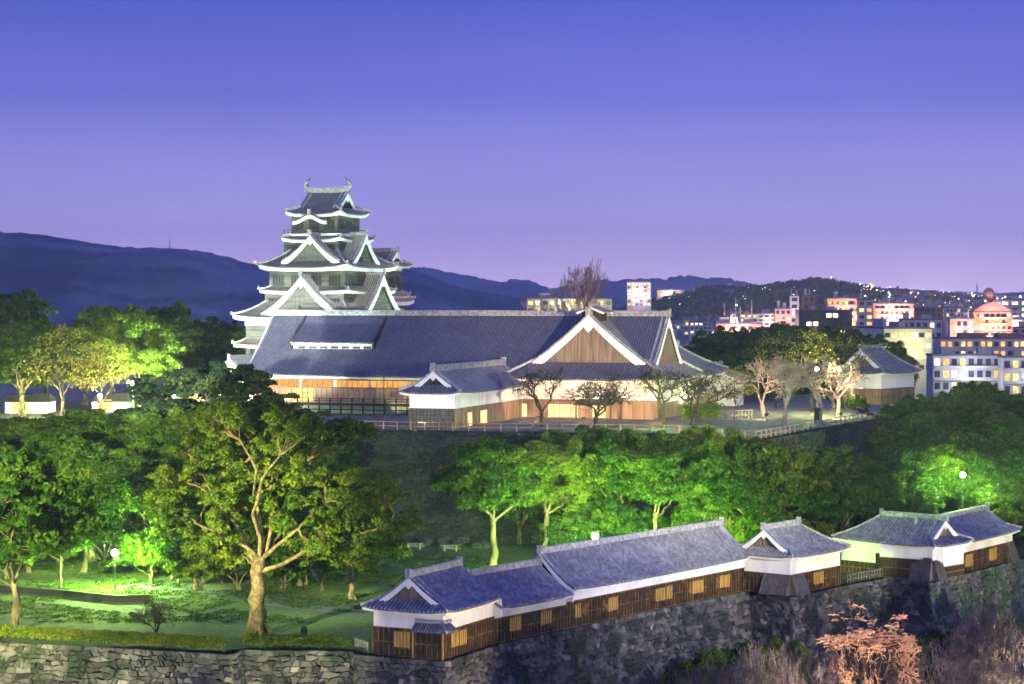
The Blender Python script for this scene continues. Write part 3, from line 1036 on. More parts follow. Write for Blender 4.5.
ridge_hill('far_rise', 3600, [(820, 306), (860, 300), (890, 296), (930, 293), (960, 292), (1000, 294), (1040, 292), (1150, 296)], 900, -11, M_hill, 4, 120, 5)

# ------------------------------------------------------------------ the near row of turrets
GRP = 'timber turrets on the near wall'
t = yagura('corner_turret', 'front corner turret with white gable facing left and small pent roof', (-6.5, 198, 0), 63.7, 10.6, 7.6, 2.75, 4.55, 3.1, ('irimoya', 'gable'), (1.5, 1), GRP, faces='fl')
shutter(t, 2.2, 1.0, 1.4, 1.35)
shutter(t, 3.9, 1.0, 1.4, 1.35)
shutter(t, 4.4, .95, 1.7, 1.5, 0, 'l')
# pent roof over the corner
mt, me = MB(), MB()
pr = prof_of(.75, 1.0, .2)
patch(mt, me, (-.95, 3.0, 2.75), (0, -1, 0), (1, 0, 0), 0, .98, 0, 0, 3.9, 2.95, pr, 3.9, 0, 1, .33, .08, .25, .9)
patch(mt, me, (-.95, -.9, 2.75), (1, 0, 0), (0, 1, 0), 0, .9, 0, .9, 2.4, 2.4, pr, 2.4, 0, 1, .33, .08, .25, .9)
pro = mt.build('pent_roof', [M_tile, M_roll, M_ridge], t)
me.build('plaster_eave', M_white, pro)
mb = MB()
mb.sweep([V((-.95 + k * .19, -.9 + k * .19, 2.75 + pr(k * .19))) for k in range(6)], .25, .25, 0)
mb.sweep([V((-.05, 3.0, 3.42)), V((-.05, .05, 3.42)), V((1.45, -.05, 3.42))], .3, .3, 0)
mb.build('pent_ridge', M_ridge, pro)
for py in (3.2, .0):
    mb = MB()
    mb.box(-.12, -.0, py - .09, py + .09, 0, 2.75)
    mb.build('corner_post', M_shut, t)

t = yagura('turret_gallery', 'low tiled gallery between the corner turret and the long turret', (-1.8, 207.5, 0), 52.7, 12.3, 7.0, 2.5, 3.5, 2.95, ('gable', 'gable'), (1, 1), GRP, faces='f', gable_trim=False)
shutter(t, 3.4, .95, 1.75, 1.3)
shutter(t, 8.6, .95, 1.75, 1.3)
t = yagura('long_turret', 'longest tiled turret with dark planked wall and yellow shutters', tuple(V((-1.8, 207.5, 0)) + V((.606, .7955, 0)) * 12.32), 52.7, 35.8, 7.0, 2.75, 3.95, 3.6, ('gable', 'irimoya'), (1, 1.2), GRP, faces='f', gable_trim=False, over=.95)
for x, w in ((1.9, 1.0), (8.3, 1.7), (17.5, 1.8), (19.3, 1.1), (25.2, 2.2), (31, 2.1)):
    shutter(t, x, .95, w, 1.35)
for x in (3.2, 7.0, 16.2, 24.0, 29.8):
    mb = MB()
    mb.box(x - .55, x + .55, -.1, -.02, 1.0, 2.2)
    mb.build('dark_shutter', M_batten, t)

t = yagura('small_turret', 'small square turret with white gable and flared corner skirt, beside the long turret', (32.0, 241.6, 0), 51, 11.4, 7.2, 2.35, 4.4, 3.0, ('irimoya', 'hip'), (1.35, 1), GRP, faces='flr')
shutter(t, 6.2, .75, 2.2, 1.35)
skirt(t, 0.1, 2.6, 0, .02, 2.3, 1.0)
skirt(t, 0.1, 3.4, 0, .02, 2.3, 1.0, 'l')

t = yagura('gate_turret', 'long gate turret with bare white wall and panelled door above the recess', (41.2, 262.9, 0), -43, 13.2, 7.2, 1.5, 4.2, 2.9, ('hip', 'irimoya'), (1, 1.7), GRP, faces='f')
mb = MB()
mb.box(5.2, 13.1, -.12, -.003, 1.505, 2.75)
for k in range(9):
    mb.box(5.2 + k * .98, 5.3 + k * .98, -.17, -.121, 0, 2.75)
mb.build('upper_boarding', M_plank, t)
mb = MB()
mb.box(7.6, 10.2, -.24, -.175, .1, 2.7)
for k in range(5):
    mb.box(7.6 + .62 * k, 7.7 + .62 * k, -.3, -.241, .1, 2.7)
mb.box(7.6, 10.2, -.3, -.241, 1.3, 1.45)
mb.build('gate_door', M_lattice, t)
skirt(t, 10.6, 13.1, 0, .02, 2.75, .9)
t = yagura('gate_turret', 'right end turret with three yellow shutters and flared end skirts', (50.85, 253.9, 0), 54.8, 25.4, 7.0, 2.5, 3.9, 2.6, ('none', 'irimoya'), (1, 1.5), GRP, faces='fr')
for x in (3.4, 10.9, 18.5):
    shutter(t, x, .75, 2.3, 1.45)
skirt(t, .1, 2.2, 0, .02, 2.45, .9)
skirt(t, 23.2, 25.3, 0, .02, 2.45, .9)

# ------------------------------------------------------------------ the palace
TH = 18.0
a_dir = V((math.cos(R(TH)), -math.sin(R(TH)), 0))
b_dir = V((math.sin(R(TH)), math.cos(R(TH)), 0))
PO = V((24.6, 332.0, HT))
palace = thing('palace', 'great palace hall with huge grey tiled roof and lit white front gable', 'palace', PO, R(-TH))
def L2(x, y, z=0): return PO + a_dir * x + b_dir * y + ZUP * z       # palace frame to world
kw = dict(tile=M_tile_far, step=.45, rr=.12, th=.55, ridge_h=.75, barge_deep=1.0, soffit=2.0)
irimoya(palace, 74, 25, 6.3, 10.1, ('gable', 'irimoya'), (1, 3.2), c=.22, sori=.5, M=Matrix.Translation((-74, 0, 0)), **kw)
crossM = Matrix.Translation((0, 0, 0)) @ Matrix.Translation((0, -1.2, 0)) @ Matrix.Rotation(R(90), 4, 'Z')
# cross wing: its ridge runs back along y; local x -> y, local y -> -x
irimoya(palace, 16, 27.5, 6.25, 10.4, ('irimoya', 'gable'), (4.2, 1), c=.25, sori=.5, M=crossM, **{**kw, 'barge_deep': 1.35})
irimoya(palace, 24, 15, 6.2, 4.6, ('gable', 'hip'), (1, 1), c=.22, sori=.6, M=Matrix.Translation((0, 21.5, 0)) @ Matrix.Rotation(R(90), 4, 'Z'), gable_trim=False, **kw)
irimoya(palace, 9, 9, 4.6, 2.2, ('gable', 'hip'), (1, 1), c=.2, sori=.3, M=Matrix.Translation((2.2, 45, 0)) @ Matrix.Rotation(R(90), 4, 'Z'), gable_trim=False, **kw)
# smoke vent on the cross ridge
mb = MB()
mb.box(-15.3, -12.2, 4.2, 8.2, 15.6, 17.2)
vent = mb.build('smoke_vent', M_dark, palace)
irimoya(palace, 5.4, 4.6, 17.1, .9, ('gable', 'gable'), tile=M_tile_far, step=.45, rr=.1, th=.25, sori=0, ridge_h=.4, barge_deep=.3, gable_trim=False, M=Matrix.Translation((-11.4, 3.4, 0)) @ Matrix.Rotation(R(90), 4, 'Z'), roofname='vent_roof')
# raised vent roof on the main slope
prm = prof_of(10.1, 12.5, .22)
mt, me = MB(), MB()
patch(mt, me, (-67.5, 5.6, 6.3 + prm(5.6) + 1.45), (1, 0, 0), (0, 1, 0), 0, 6.6, 0, 0, 15.4, 15.4, prof_of(4.1, 6.6, .1), 15.4, 0, 6.6, .45, .12, .5, .8)
mo = mt.build('raised_roof', [M_tile_far, M_roll_far, M_ridge], palace)
me.build('plaster_eave', M_white, mo)
mb = MB()
mb.box(-67.0, -52.6, 6.1, 11.6, 6.3 + prm(5.6), 6.3 + prm(5.6) + 1.5)
for xs_ in (-67.6, -52.5):
    mc_ = MB()
    mc_.hexa([(xs_, 5.7, 6.2 + prm(5.6)), (xs_ + .35, 5.7, 6.2 + prm(5.6)), (xs_ + .35, 12.1, 6.2 + prm(12.1)), (xs_, 12.1, 6.2 + prm(12.1))], [(xs_, 5.7, 6.2 + prm(5.6) + 1.95), (xs_ + .35, 5.7, 6.2 + prm(5.6) + 1.95), (xs_ + .35, 12.1, 6.3 + prm(5.6) + 6.0), (xs_, 12.1, 6.3 + prm(5.6) + 6.0)])
    mc_.build('vent_cheek', M_dark, palace)
mv = mb.build('vent_wall', M_white, palace)
for k in range(7):
    mb = MB()
    mb.box(-66.2 + k * 2.0, -64.8 + k * 2.0, 6.0, 6.099, 6.3 + prm(5.6) + .5, 6.3 + prm(5.6) + .9)
    mb.build('vent_slot', M_black, mv)
# walls
mb = MB()
mb.box(-72.5, -2.2, 2.2, 23, 0.0, 7.2)
mb.box(-2.25 - 22.9, -2.1, 1.2, 2.3, 2.9, 7.0)
mb.box(-25.2, -2.05, 1.3, 20, 2.9, 7.0)
mb.build('plaster_wall', M_white, palace)
mb = MB()
mb.box(-72.7, -27, 1.9, 2.19, 1.9, 4.3)
mb.build('cedar_wall', M_pink, palace)
mb = MB()
for k in range(48):
    mb.box(-72.6 + k * .96, -72.48 + k * .96, 1.84, 1.899, 1.9, 4.3)
mb.box(-72.7, -27, 1.80, 1.899, 4.25, 4.45)
mb.box(-72.7, -27, 1.80, 1.899, 5.55, 5.75)
mb.build('wall_post', M_tan, palace)
M_lit = emit('lit_transom', (1.0, .43, .10), .92, .25)
M_lit2 = emit('lit_room', (1.0, .58, .18), 1.7, .35)
M_litlamp = emit('bare_lamp', (1.0, .75, .4), 40)
for k in range(6):
    mb = MB()
    x = -70 + k * 6.3
    mb.box(x, x + 5.7, 2.0, 2.17, 4.46, 5.54)
    w = mb.build('lit_transom', M_lit, palace)
    mb = MB()
    for j in range(1, 6):
        mb.box(x + j * .95 - .05, x + j * .95 + .05, 1.93, 1.995, 4.46, 5.54)
    mb.build('transom_bar', M_tan, w)
mb = MB()
mb.box(-66.6, -61.4, 1.78, 1.885, 2.0, 4.2)
w = mb.build('lit_window', M_lit2, palace)
mb = MB()
for j in range(6):
    mb.box(-66.6 + j * 1.01, -66.46 + j * 1.01, 1.70, 1.775, 2.0, 4.2)
mb.box(-66.6, -61.4, 1.70, 1.775, 3.3, 3.42)
mb.build('window_bars', M_tan, w)
mb = MB()
mb.ball((-65.9, .6, 2.3), .34)
mb.build('porch_lamp', M_litlamp, palace)
# veranda with railing and under-floor
mb = MB()
mb.box(-73, -32, -1.2, 1.85, 1.5, 1.8)
mb.build('veranda_floor', M_dark, palace)
mb = MB()
for k in range(22):
    mb.box(-73 + k * 1.95, -72.82 + k * 1.95, -1.1, -.92, 0, 2.75)
mb.box(-73, -32, -1.08, -.94, 2.62, 2.72)
mb.box(-73, -32, -1.08, -.94, 2.25, 2.31)
mb.box(-73, -32, -1.08, -.94, .75, .9)
mb.build('veranda_rail', M_dark, palace)
for x in (-48, -33):
    mb = MB()
    mb.tube([(x, -.3, 0), (x, -.3, 6.3)], [.09, .09], 6)
    mb.build('drain_pipe', M_dark, palace)
# boarded lower front of the cross wing, its doors and porch
mb = MB()
mb.box(-26.6, -2.0, 1.0, 1.29, 0, 2.9)
mb.box(-2.19, -1.9, 1.3, 44, 0, 2.4)
mb.box(-26, -2.0, 1.29, 4, 0, 2.88)
mb.build('boarded_wall', M_tan, palace)
mb = MB()
for k in range(14):
    mb.box(-26.6 + k * 1.87, -26.45 + k * 1.87, .93, .999, 0, 2.9)
mb.box(-26.6, -2, .9, .999, 2.75, 2.98)
mb.build('wall_post', M_gablewood, palace)
mb = MB()
mb.box(-2.2, -.4 - 1.5, 23, 44.5, 2.4, 6.6)
mb.box(-12, -2.2, 36, 44, 0, 6.6)
mb.box(-7.0, 1.2, 46, 53, 0, 5.0)
mb.build('annex_wall', M_white, palace)
for x in (-19, -13.5, -9.5):
    mb = MB()
    mb.box(x, x + 1.4, 1.1, 1.195, 4.6, 5.9)
    w = mb.build('window_shutter', M_white2, palace)
mb = MB()
mb.box(-1.9, -1.83, 28, 33, 4.1, 5.3)
mb.build('window_opening', M_dark, palace)
M_door = emit('lit_doorway', (1.0, .66, .28), 1.5, .3)
for x, w_ in ((-24.9, 1.3), (-20.0, 5.0), (-12.6, 2.2)):
    mb = MB()
    mb.box(x, x + w_, .86, .925, .15, 2.2)
    d = mb.build('lit_doorway', M_door, palace)
    mb = MB()
    mb.box(x - .15, x, .8, .925, 0, 2.35)
    mb.box(x + w_, x + w_ + .15, .8, .925, 0, 2.35)
    mb.box(x - .15, x + w_ + .15, .8, .925, 2.351, 2.55)
    for j in range(1, int(w_ / .9)):
        mb.box(x + j * .95 - .04, x + j * .95 + .04, .82, .858, .15, 2.2)
    mb.build('door_frame', M_tan, d)
mb = MB()
mb.hexa([(-14.8, -2.6, 2.25), (-8.4, -2.6, 2.25), (-8.4, 1.0, 2.9), (-14.8, 1.0, 2.9)], [(-14.8, -2.6, 2.45), (-8.4, -2.6, 2.45), (-8.4, 1.0, 3.1), (-14.8, 1.0, 3.1)])
for x in (-14.5, -8.8):
    mb.box(x, x + .2, -2.4, -2.2, 0, 2.25)
mb.build('porch_roof', M_dark, palace)
# projecting front wing
wx, wy, wl, ww = -31.7, -31.3, 33, 7.2
irimoya(palace, wl + 2, ww + 2.6, 5.2, 3.3, ('irimoya', 'gable'), (2.0, 1), c=.25, sori=.35, M=Matrix.Translation((wx + ww + 1.3, wy - 1.3, 0)) @ Matrix.Rotation(R(90), 4, 'Z'), roofname='wing_roof', gable_mat=M_dark, **{**kw, 'barge_deep': .7})
mb = MB()
mb.box(wx, wx + ww, wy, wy + wl, 2.95, 5.9)
mb.build('wing_wall', M_white, palace)
mb = MB()
mb.box(wx - .1, wx + ww - .2, wy - .1, wy + .3, 0, 2.94)
lw = mb.build('lattice_wall', M_lattice, palace)
mb = MB()
for k in range(13):
    mb.box(wx - .1 + k * .575, wx - .02 + k * .575, wy - .17, wy - .101, 0, 2.94)
for z in (.1, .7, 1.3, 1.9, 2.5):
    mb.box(wx - .1, wx + ww - .2, wy - .2, wy - .171, z, z + .12)
mb.build('lattice_bar', M_dark, lw)
mb = MB()
mb.box(wx, wx + ww + .06, wy + .31, wy + wl, 0, 2.949)
mb.build('boarded_wall', M_tan, palace)
for y, w_ in ((wy + 5, 2.2), (wy + 11, 3.2)):
    mb = MB()
    mb.box(wx + ww + .07, wx + ww + .13, y, y + w_, .1, 2.1)
    d = mb.build('lit_doorway', M_door, palace)
    mb = MB()
    mb.box(wx + ww + .07, wx + ww + .2, y - .2, y, 0, 2.3)
    mb.box(wx + ww + .07, wx + ww + .2, y + w_, y + w_ + .2, 0, 2.3)
    mb.box(wx + ww + .07, wx + ww + .2, y - .2, y + w_ + .2, 2.301, 2.5)
    mb.build('door_frame', M_tan, d)

# small turret on the terrace at the right
t = thing('terrace_turret', 'white walled turret with gable facing left among the terrace trees', 'turret', ((881 - 512) / FOC * 385, 385, HT - .3), R(52))
mb = MB()
mb.box(0, 13, 0, 9, 3.0, 6.2)
mb.build('plaster_wall', M_white, t)
plank_wall(t, -.05, 13.05, -.05, 9.05, 0, 2.99, mat=M_tan, faces='fl')
irimoya(t, 15, 11.4, 5.8, 4.6, ('irimoya', 'hip'), (1.8, 1), c=.25, sori=.35, M=Matrix.Translation((-1, -1.2, 0)), tile=M_tile_far, step=.45, rr=.12, barge_deep=.8)
mb = MB()
mb.hexa([(13.1, 1, 2.6), (15.6, 1, 2.4), (15.6, 8, 2.4), (13.1, 8, 2.6)], [(13.1, 1, 3.6), (15.6, 1, 2.55), (15.6, 8, 2.55), (13.1, 8, 3.6)])
mb.build('side_pent_roof', M_tile_far, t)
# small storehouse beside the keep, left
t = thing('storehouse', 'small white gabled storehouse at the left foot of the palace', 'storehouse', V(((216 - 512) / FOC * 368, 368, HT)), R(-TH))
mb = MB()
mb.box(-1, 7, 0, 9, 0, 5.0)
mb.build('plaster_wall', M_white, t)
irimoya(t, 14, 10, 4.9, 3.9, ('irimoya', 'gable'), (1.0, 1), c=.2, sori=.3, tile=M_tile_far, step=.45, rr=.12, barge_deep=.9, gable_mat=M_white, M=Matrix.Translation((8, -1.5, 0)) @ Matrix.Rotation(R(90), 4, 'Z'))

# ------------------------------------------------------------------ the keep
KTH = 23.0
KC = V(((350 - 512) / FOC * 388, 388, 0))          # near corner of the roofs
ka = V((math.cos(R(KTH)), -math.sin(R(KTH)), 0))
kb = V((math.sin(R(KTH)), math.cos(R(KTH)), 0))
kc = KC - ka * 10.9 + kb * 10.9
kc.z = 0
keep = thing('castle_keep', 'tall floodlit castle keep with tiers of white trimmed gabled roofs', 'castle keep', kc, R(-KTH))
def storey(root, hx, hy, z0, z1, white, slots=True, nwin=4, wall=None, cx=0, cy_=0):
    mb = MB()
    mb.box(cx - hx, cx + hx, cy_ - hy, cy_ + hy, z0, z1)
    w = mb.build('storey_wall', wall or M_keepwall, root)
    mb = MB()
    mb.box(cx - hx - .08, cx + hx + .08, cy_ - hy - .08, cy_ + hy + .08, z1 - white, z1 - .01)
    mb.build('plaster_band', M_white, w)
    if slots:
        for k in range(nwin):
            for face in 'fr':
                mb, mbb = MB(), MB()
                zz0, zz1 = z0 + (z1 - white - z0) * .22, z0 + (z1 - white - z0) * .78
                half = hx if face == 'f' else hy
                c0 = -half + 2 * half * (k + .5) / nwin
                wd = half / nwin * .62
                if face == 'f':
                    mb.box(cx + c0 - wd, cx + c0 + wd, cy_ - hy - .1, cy_ - hy - .01, zz0, zz1)
                    for j in range(5):
                        u = cx + c0 - wd + wd * 2 * j / 4
                        mbb.box(u - .07, u + .07, cy_ - hy - .17, cy_ - hy - .101, zz0, zz1)
                else:
                    mb.box(cx + hx + .01, cx + hx + .1, cy_ + c0 - wd, cy_ + c0 + wd, zz0, zz1)
                    for j in range(5):
                        u = cy_ + c0 - wd + wd * 2 * j / 4
                        mbb.box(cx + hx + .101, cx + hx + .17, u - .07, u + .07, zz0, zz1)
                o = mb.build('lattice_window', M_black, w)
                mbb.build('window_bars', M_keepwall, o)
    return w
def kz(py): return CAMZ + (YH - py) / FOC * 388
# bottom storeys (base roof 24.6 x 25.5)
storey(keep, 11.0, 11.3, HT, kz(319), 1.3)
pent_ring(keep, 0, 0, 25.6, 26.2, kz(346), 1.8, 1.2)
pent_ring(keep, 0, 0, 25.8, 26.4, kz(318), 4.6, 3.0, sori=.6, th=.85)
storey(keep, 8.4, 8.6, kz(314), kz(291), .5)
pent_ring(keep, .6, 0, 19.0, 20.2, kz(291), 2.0, 1.2, th=.65)
storey(keep, 8.0, 8.5, kz(290), kz(266), .8, cx=.5)
pent_ring(keep, .7, 0, 19.0, 21.0, kz(267), 4.5, 3.4, sori=.7, th=.85)
storey(keep, 5.8, 5.9, kz(262), kz(236), .4, nwin=3)
pent_ring(keep, .5, 0, 12.9, 13.8, kz(238), 1.6, .8, sori=.5, th=.7)
# top floor with gallery
mb = MB()
mb.box(-6.2, 6.2, -5.6, 5.6, kz(235), kz(232))
mb.build('gallery_floor', M_white, keep)
mb = MB()
for k in range(15):
    x = -6 + 12 * k / 14
    mb.box(x - .06, x + .06, -5.5, -5.38, kz(232), kz(228))
    y = -5.5 + 11 * k / 14
    mb.box(5.95, 6.07, y - .06, y + .06, kz(232), kz(228))
mb.box(-6.1, 6.1, -5.53, -5.37, kz(228.4), kz(227.6))
mb.box(5.93, 6.09, -5.5, 5.5, kz(228.4), kz(227.6))
mb.build('gallery_rail', M_keepwall, keep)
storey(keep, 5.0, 4.5, kz(233), kz(211), .5, nwin=3)
irimoya(keep, 12.1, 12.0, kz(212), 4.3, ('irimoya', 'irimoya'), (2.1, 2.1), c=.35, sori=.75, M=Matrix.Translation((-5.6, -6.0, 0)), tile=M_tile_keep, step=.45, rr=.11, th=.7, soffit=1.9, ridge_h=.8, barge_deep=.9, gable_mat=M_keepwall, acro=.25, roofname='top_roof')
for x in (-4.0, 4.9):
    mb = MB()
    s = -1 if x < 0 else 1
    z = kz(212) + 5.0
    mb.tube([(x, 0, z), (x + s * .35, 0, z + .5), (x + s * .3, 0, z + 1.1), (x - s * .1, 0, z + 1.6), (x - s * .45, 0, z + 2.1)], [.42, .4, .3, .2, .05], 8)
    mb.hexa([(x - s * .1, -.45, z + 1.5), (x - s * .3, .0, z + 1.5), (x - s * .1, .45, z + 1.5)], [(x - s * .7, -.5, z + 2.2), (x - s * .3, 0, z + 2.0), (x - s * .7, .5, z + 2.2)])
    mb.build('roof_fish', M_ridge, keep)
for x in (-3.6, 4.4):
    mb = MB()
    mb.tube([(x, 0, kz(212) + 4.8), (x, 0, kz(212) + 8)], [.05, .03], 4)
    mb.build('lightning_rod', M_metal, keep)
# curved gable over the top front windows
mb = MB()
n = 18
def kara(x): return 1.15 * (math.cos(x / 3.6 * math.pi) * .5 + .5) ** 1.3
fr, bk = [], []
for k in range(n + 1):
    x = -3.6 + 7.2 * k / n
    fr.append((x, kara(x)))
zk = kz(219.5)
pts, fs = [], []
for x, h in fr:
    pts += [(x, -6.6, zk + h), (x, -6.6, zk + h - .62), (x, -6.2, zk + h - .62), (x, -6.2, zk + h)]
for k in range(n):
    for j in range(4):
        fs.append((4 * k + j, 4 * k + (j + 1) % 4, 4 * k + 4 + (j + 1) % 4, 4 * k + 4 + j))
fs += [(0, 1, 2, 3), (4 * n + 3, 4 * n + 2, 4 * n + 1, 4 * n)]
mb.add(pts, fs)
kg = mb.build('curved_gable', M_white, keep)
mb = MB()
pts, fs = [], []
for x, h in fr:
    pts += [(x, -6.75, zk + h + .06), (x, -4.4, zk + h + .06), (x, -4.4, zk + h + .28), (x, -6.75, zk + h + .28)]
fs = []
for k in range(n):
    for j in range(4):
        fs.append((4 * k + j, 4 * k + (j + 1) % 4, 4 * k + 4 + (j + 1) % 4, 4 * k + 4 + j))
fs += [(0, 1, 2, 3), (4 * n + 3, 4 * n + 2, 4 * n + 1, 4 * n)]
mb.add(pts, fs)
mb.build('gable_tiles', M_tile_keep, kg)
mb = MB()
mb.box(-.35, .35, -6.8, -6.3, zk + 1.3, zk + 2.3)
mb.build('gable_finial', M_ridge, kg)
# dormer gables
dormer_gable(keep, (1.3, -12.2, kz(315)), (1, 0, 0), (0, 1, 0), 17.6, 7.2, 8, deep=1.2)
dormer_gable(keep, (12.2, 0.5, kz(315)), (0, 1, 0), (-1, 0, 0), 17.0, 7.6, 8, deep=1.2)
dormer_gable(keep, (1.7, -9.4, kz(260.5)), (1, 0, 0), (0, 1, 0), 12.2, 4.9, 6, deep=1.0)
dormer_gable(keep, (9.3, -1.0, kz(261)), (0, 1, 0), (-1, 0, 0), 11.0, 5.2, 6, deep=1.0)

# small keep behind at the right
sp = V(((376 - 512) / FOC * 418, 418, 0))
skeep = thing('small_keep', 'smaller white keep half hidden behind the right of the tall keep', 'castle keep', sp, R(-KTH))
def sz(py): return CAMZ + (YH - py) / FOC * 418
storey(skeep, 4.0, 5.5, HT, sz(300), .6)
pent_ring(skeep, 0, 0, 11, 13, sz(301), 2.6, 2.4, sori=.5, th=1)
storey(skeep, 3.4, 4.6, sz(300), sz(267), .8, nwin=3)
pent_ring(skeep, 0, 0, 9.6, 11.6, sz(296), 1.4, 1.0, sori=.4, th=.9)
irimoya(skeep, 10, 9, sz(266), 2.9, ('irimoya', 'irimoya'), (1.7, 1.7), c=.3, sori=.5, M=Matrix.Translation((-4.0, -4.5, 0)), tile=M_tile_keep, step=.45, rr=.11, th=.6, ridge_h=.6, barge_deep=.7, gable_mat=M_keepwall)
# ------------------------------------------------------------------ trees
def leaf_mesh(name, puffs, leaf, per, mat, seed, up=.25, flat=.75):
    """puffs: (centre, radius, tint); every puff is a clump of separate leaf sprays"""
    r = np.random.RandomState(seed)
    n = len(puffs)
    cen = np.array([p[0] for p in puffs])
    rad = np.array([p[1] for p in puffs])
    tin = np.array([p[2] for p in puffs])
    cnt = np.maximum(6, (per * (rad / rad.mean()) ** 2)).astype(int)
    idx = np.repeat(np.arange(n), cnt)
    m = len(idx)
    d = r.normal(size=(m, 3))
    d /= np.linalg.norm(d, axis=1)[:, None]
    low = d[:, 2] < -.35
    d[low, 2] *= -1
    rr = (r.uniform(.55, 1.08, m)) * rad[idx]
    pos = cen[idx] + d * rr[:, None] * np.array([1, 1, flat])
    nrm = d + r.normal(size=(m, 3)) * .55 + np.array([0, 0, up])
    nrm /= np.linalg.norm(nrm, axis=1)[:, None]
    t = np.cross(nrm, r.normal(size=(m, 3)))
    t /= np.linalg.norm(t, axis=1)[:, None]
    b = np.cross(nrm, t)
    L = leaf * r.uniform(.6, 1.4, m)
    a, w = t * L[:, None], b * (L * r.uniform(.45, .8, m))[:, None]
    v = np.stack([pos - a, pos - w * .9 + a * .15, pos + a, pos + w * .9 - a * .1], axis=1).reshape(-1, 3)
    me = bpy.data.meshes.new(name)
    me.vertices.add(4 * m)
    me.vertices.foreach_set('co', v.astype(np.float32).ravel())
    me.loops.add(4 * m)
    me.loops.foreach_set('vertex_index', np.arange(4 * m, dtype=np.int32))
    me.polygons.add(m)
    me.polygons.foreach_set('loop_start', np.arange(0, 4 * m, 4, dtype=np.int32))
    me.polygons.foreach_set('loop_total', np.full(m, 4, dtype=np.int32))
    at = me.attributes.new('tint', 'FLOAT', 'FACE')
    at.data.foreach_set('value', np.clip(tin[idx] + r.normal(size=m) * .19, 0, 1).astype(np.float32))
    me.materials.append(mat)
    me.update(calc_edges=True)
    return me

def limb(mb, a, b, r0, r1, r, bend=.18, n=6, seg=5):
    a, b = V(a), V(b)
    L = (b - a).length
    off = V((r.uniform(-1, 1), r.uniform(-1, 1), r.uniform(-.3, .8))) * L * bend
    pts, rad = [], []
    for i in range(seg + 1):
        t = i / seg
        p = a.lerp(b, t) + off * math.sin(t * math.pi) + V((r.uniform(-1, 1), r.uniform(-1, 1), r.uniform(-1, 1))) * L * .03 * (0 < i < seg)
        pts.append(p)
        rad.append(r0 + (r1 - r0) * t)
    mb.tube(pts, rad, n)
    return pts

def make_tree(seed, h=12.0, cr=5.0, trunk=.32, clear=.28, clusters=14, puffs=9, leaf=.42, per=70, puff_r=(.6, 1.15), cl_r=2.4, lean=.3,
              trad=.3, bark=None, leafm=None, flat=.75, top=1.0, spread_pts=None, low=.0):
    """trunk, limbs to every leaf cluster, twigs to every clump; returns (trunk mesh, crown mesh)"""
    r = random.Random(seed)
    mb = MB()
    ch = h * clear
    fork = V((r.uniform(-lean, lean), r.uniform(-lean, lean), ch))
    limb(mb, (0, 0, -.6), fork, trad * 1.35, trad * .8, r, .05, 9, 6)
    for k in range(5):
        an = k * 1.256 + r.random()
        mb.tube([(math.cos(an) * trad * 2.2, math.sin(an) * trad * 2.2, -.4), (math.cos(an) * trad * .9, math.sin(an) * trad * .9, trad * 1.2), (0, 0, trad * 4)], [trad * .4, trad * .4, trad * .3], 5)
    cz = (ch + h) / 2 + h * .06
    hz = (h - ch) / 2 * top
    pf = []
    cl = spread_pts
    if cl is None:
        cl = []
        tries = 0
        while len(cl) < clusters and tries < 3000:
            tries += 1
            an, zz = r.uniform(0, 6.283), r.uniform(-.75 + low, 1)
            k = r.uniform(.55, .95)
            rr = math.sqrt(max(0, 1 - zz * zz)) * cr * k
            p = V((math.cos(an) * rr, math.sin(an) * rr, cz + zz * hz * .85))
            if all((p - q).length > cl_r * .95 for q in cl):
                cl.append(p)
    # a few main limbs reach out; every other leaf cluster branches off the nearest limb
    cl = [V(q) for q in cl]
    nmain = max(4, len(cl) // 4)
    main = [max(range(len(cl)), key=lambda k: cl[k].z)]
    while len(main) < nmain:
        main.append(max(range(len(cl)), key=lambda k: min((cl[k] - cl[m]).length for m in main)))
    limbs = {}
    for m in main:
        st = V((0, 0, ch * r.uniform(.78, 1.0))) + fork * .5 * V((1, 1, 0)).length * 0
        limbs[m] = limb(mb, V((fork.x * .8, fork.y * .8, ch * r.uniform(.8, 1))), cl[m], trad * (.31 if len(cl) > 25 else .55), trad * .1, r, .16, 7, 8)
    for qi, q in enumerate(cl):
        if qi in limbs:
            pts = limbs[qi][-7:]
        else:
            bm, bi = min(((m, k) for m in limbs for k in range(2, 7)), key=lambda t: (limbs[t[0]][t[1]] - q).length + abs(t[1] - 3) * .15)
            pts = limb(mb, limbs[bm][bi], q, trad * (.36 - .03 * bi), trad * .08, r, .2, 6, 7)[-7:]
        tint0 = r.gauss(.48, .13)
        for k in range(puffs):
            d = V((r.gauss(0, 1), r.gauss(0, 1), r.gauss(.15, .7)))
            d = d.normalized() * cl_r * r.uniform(.35, 1.0)
            d.z *= .75
            c = q + d
            limb(mb, pts[4].lerp(pts[6], r.random()), c, trad * .09, trad * .03, r, .15, 4, 2)
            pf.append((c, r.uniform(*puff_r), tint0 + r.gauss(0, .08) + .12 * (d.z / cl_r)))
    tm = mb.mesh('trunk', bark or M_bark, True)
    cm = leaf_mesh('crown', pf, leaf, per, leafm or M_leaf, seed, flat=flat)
    return tm, cm

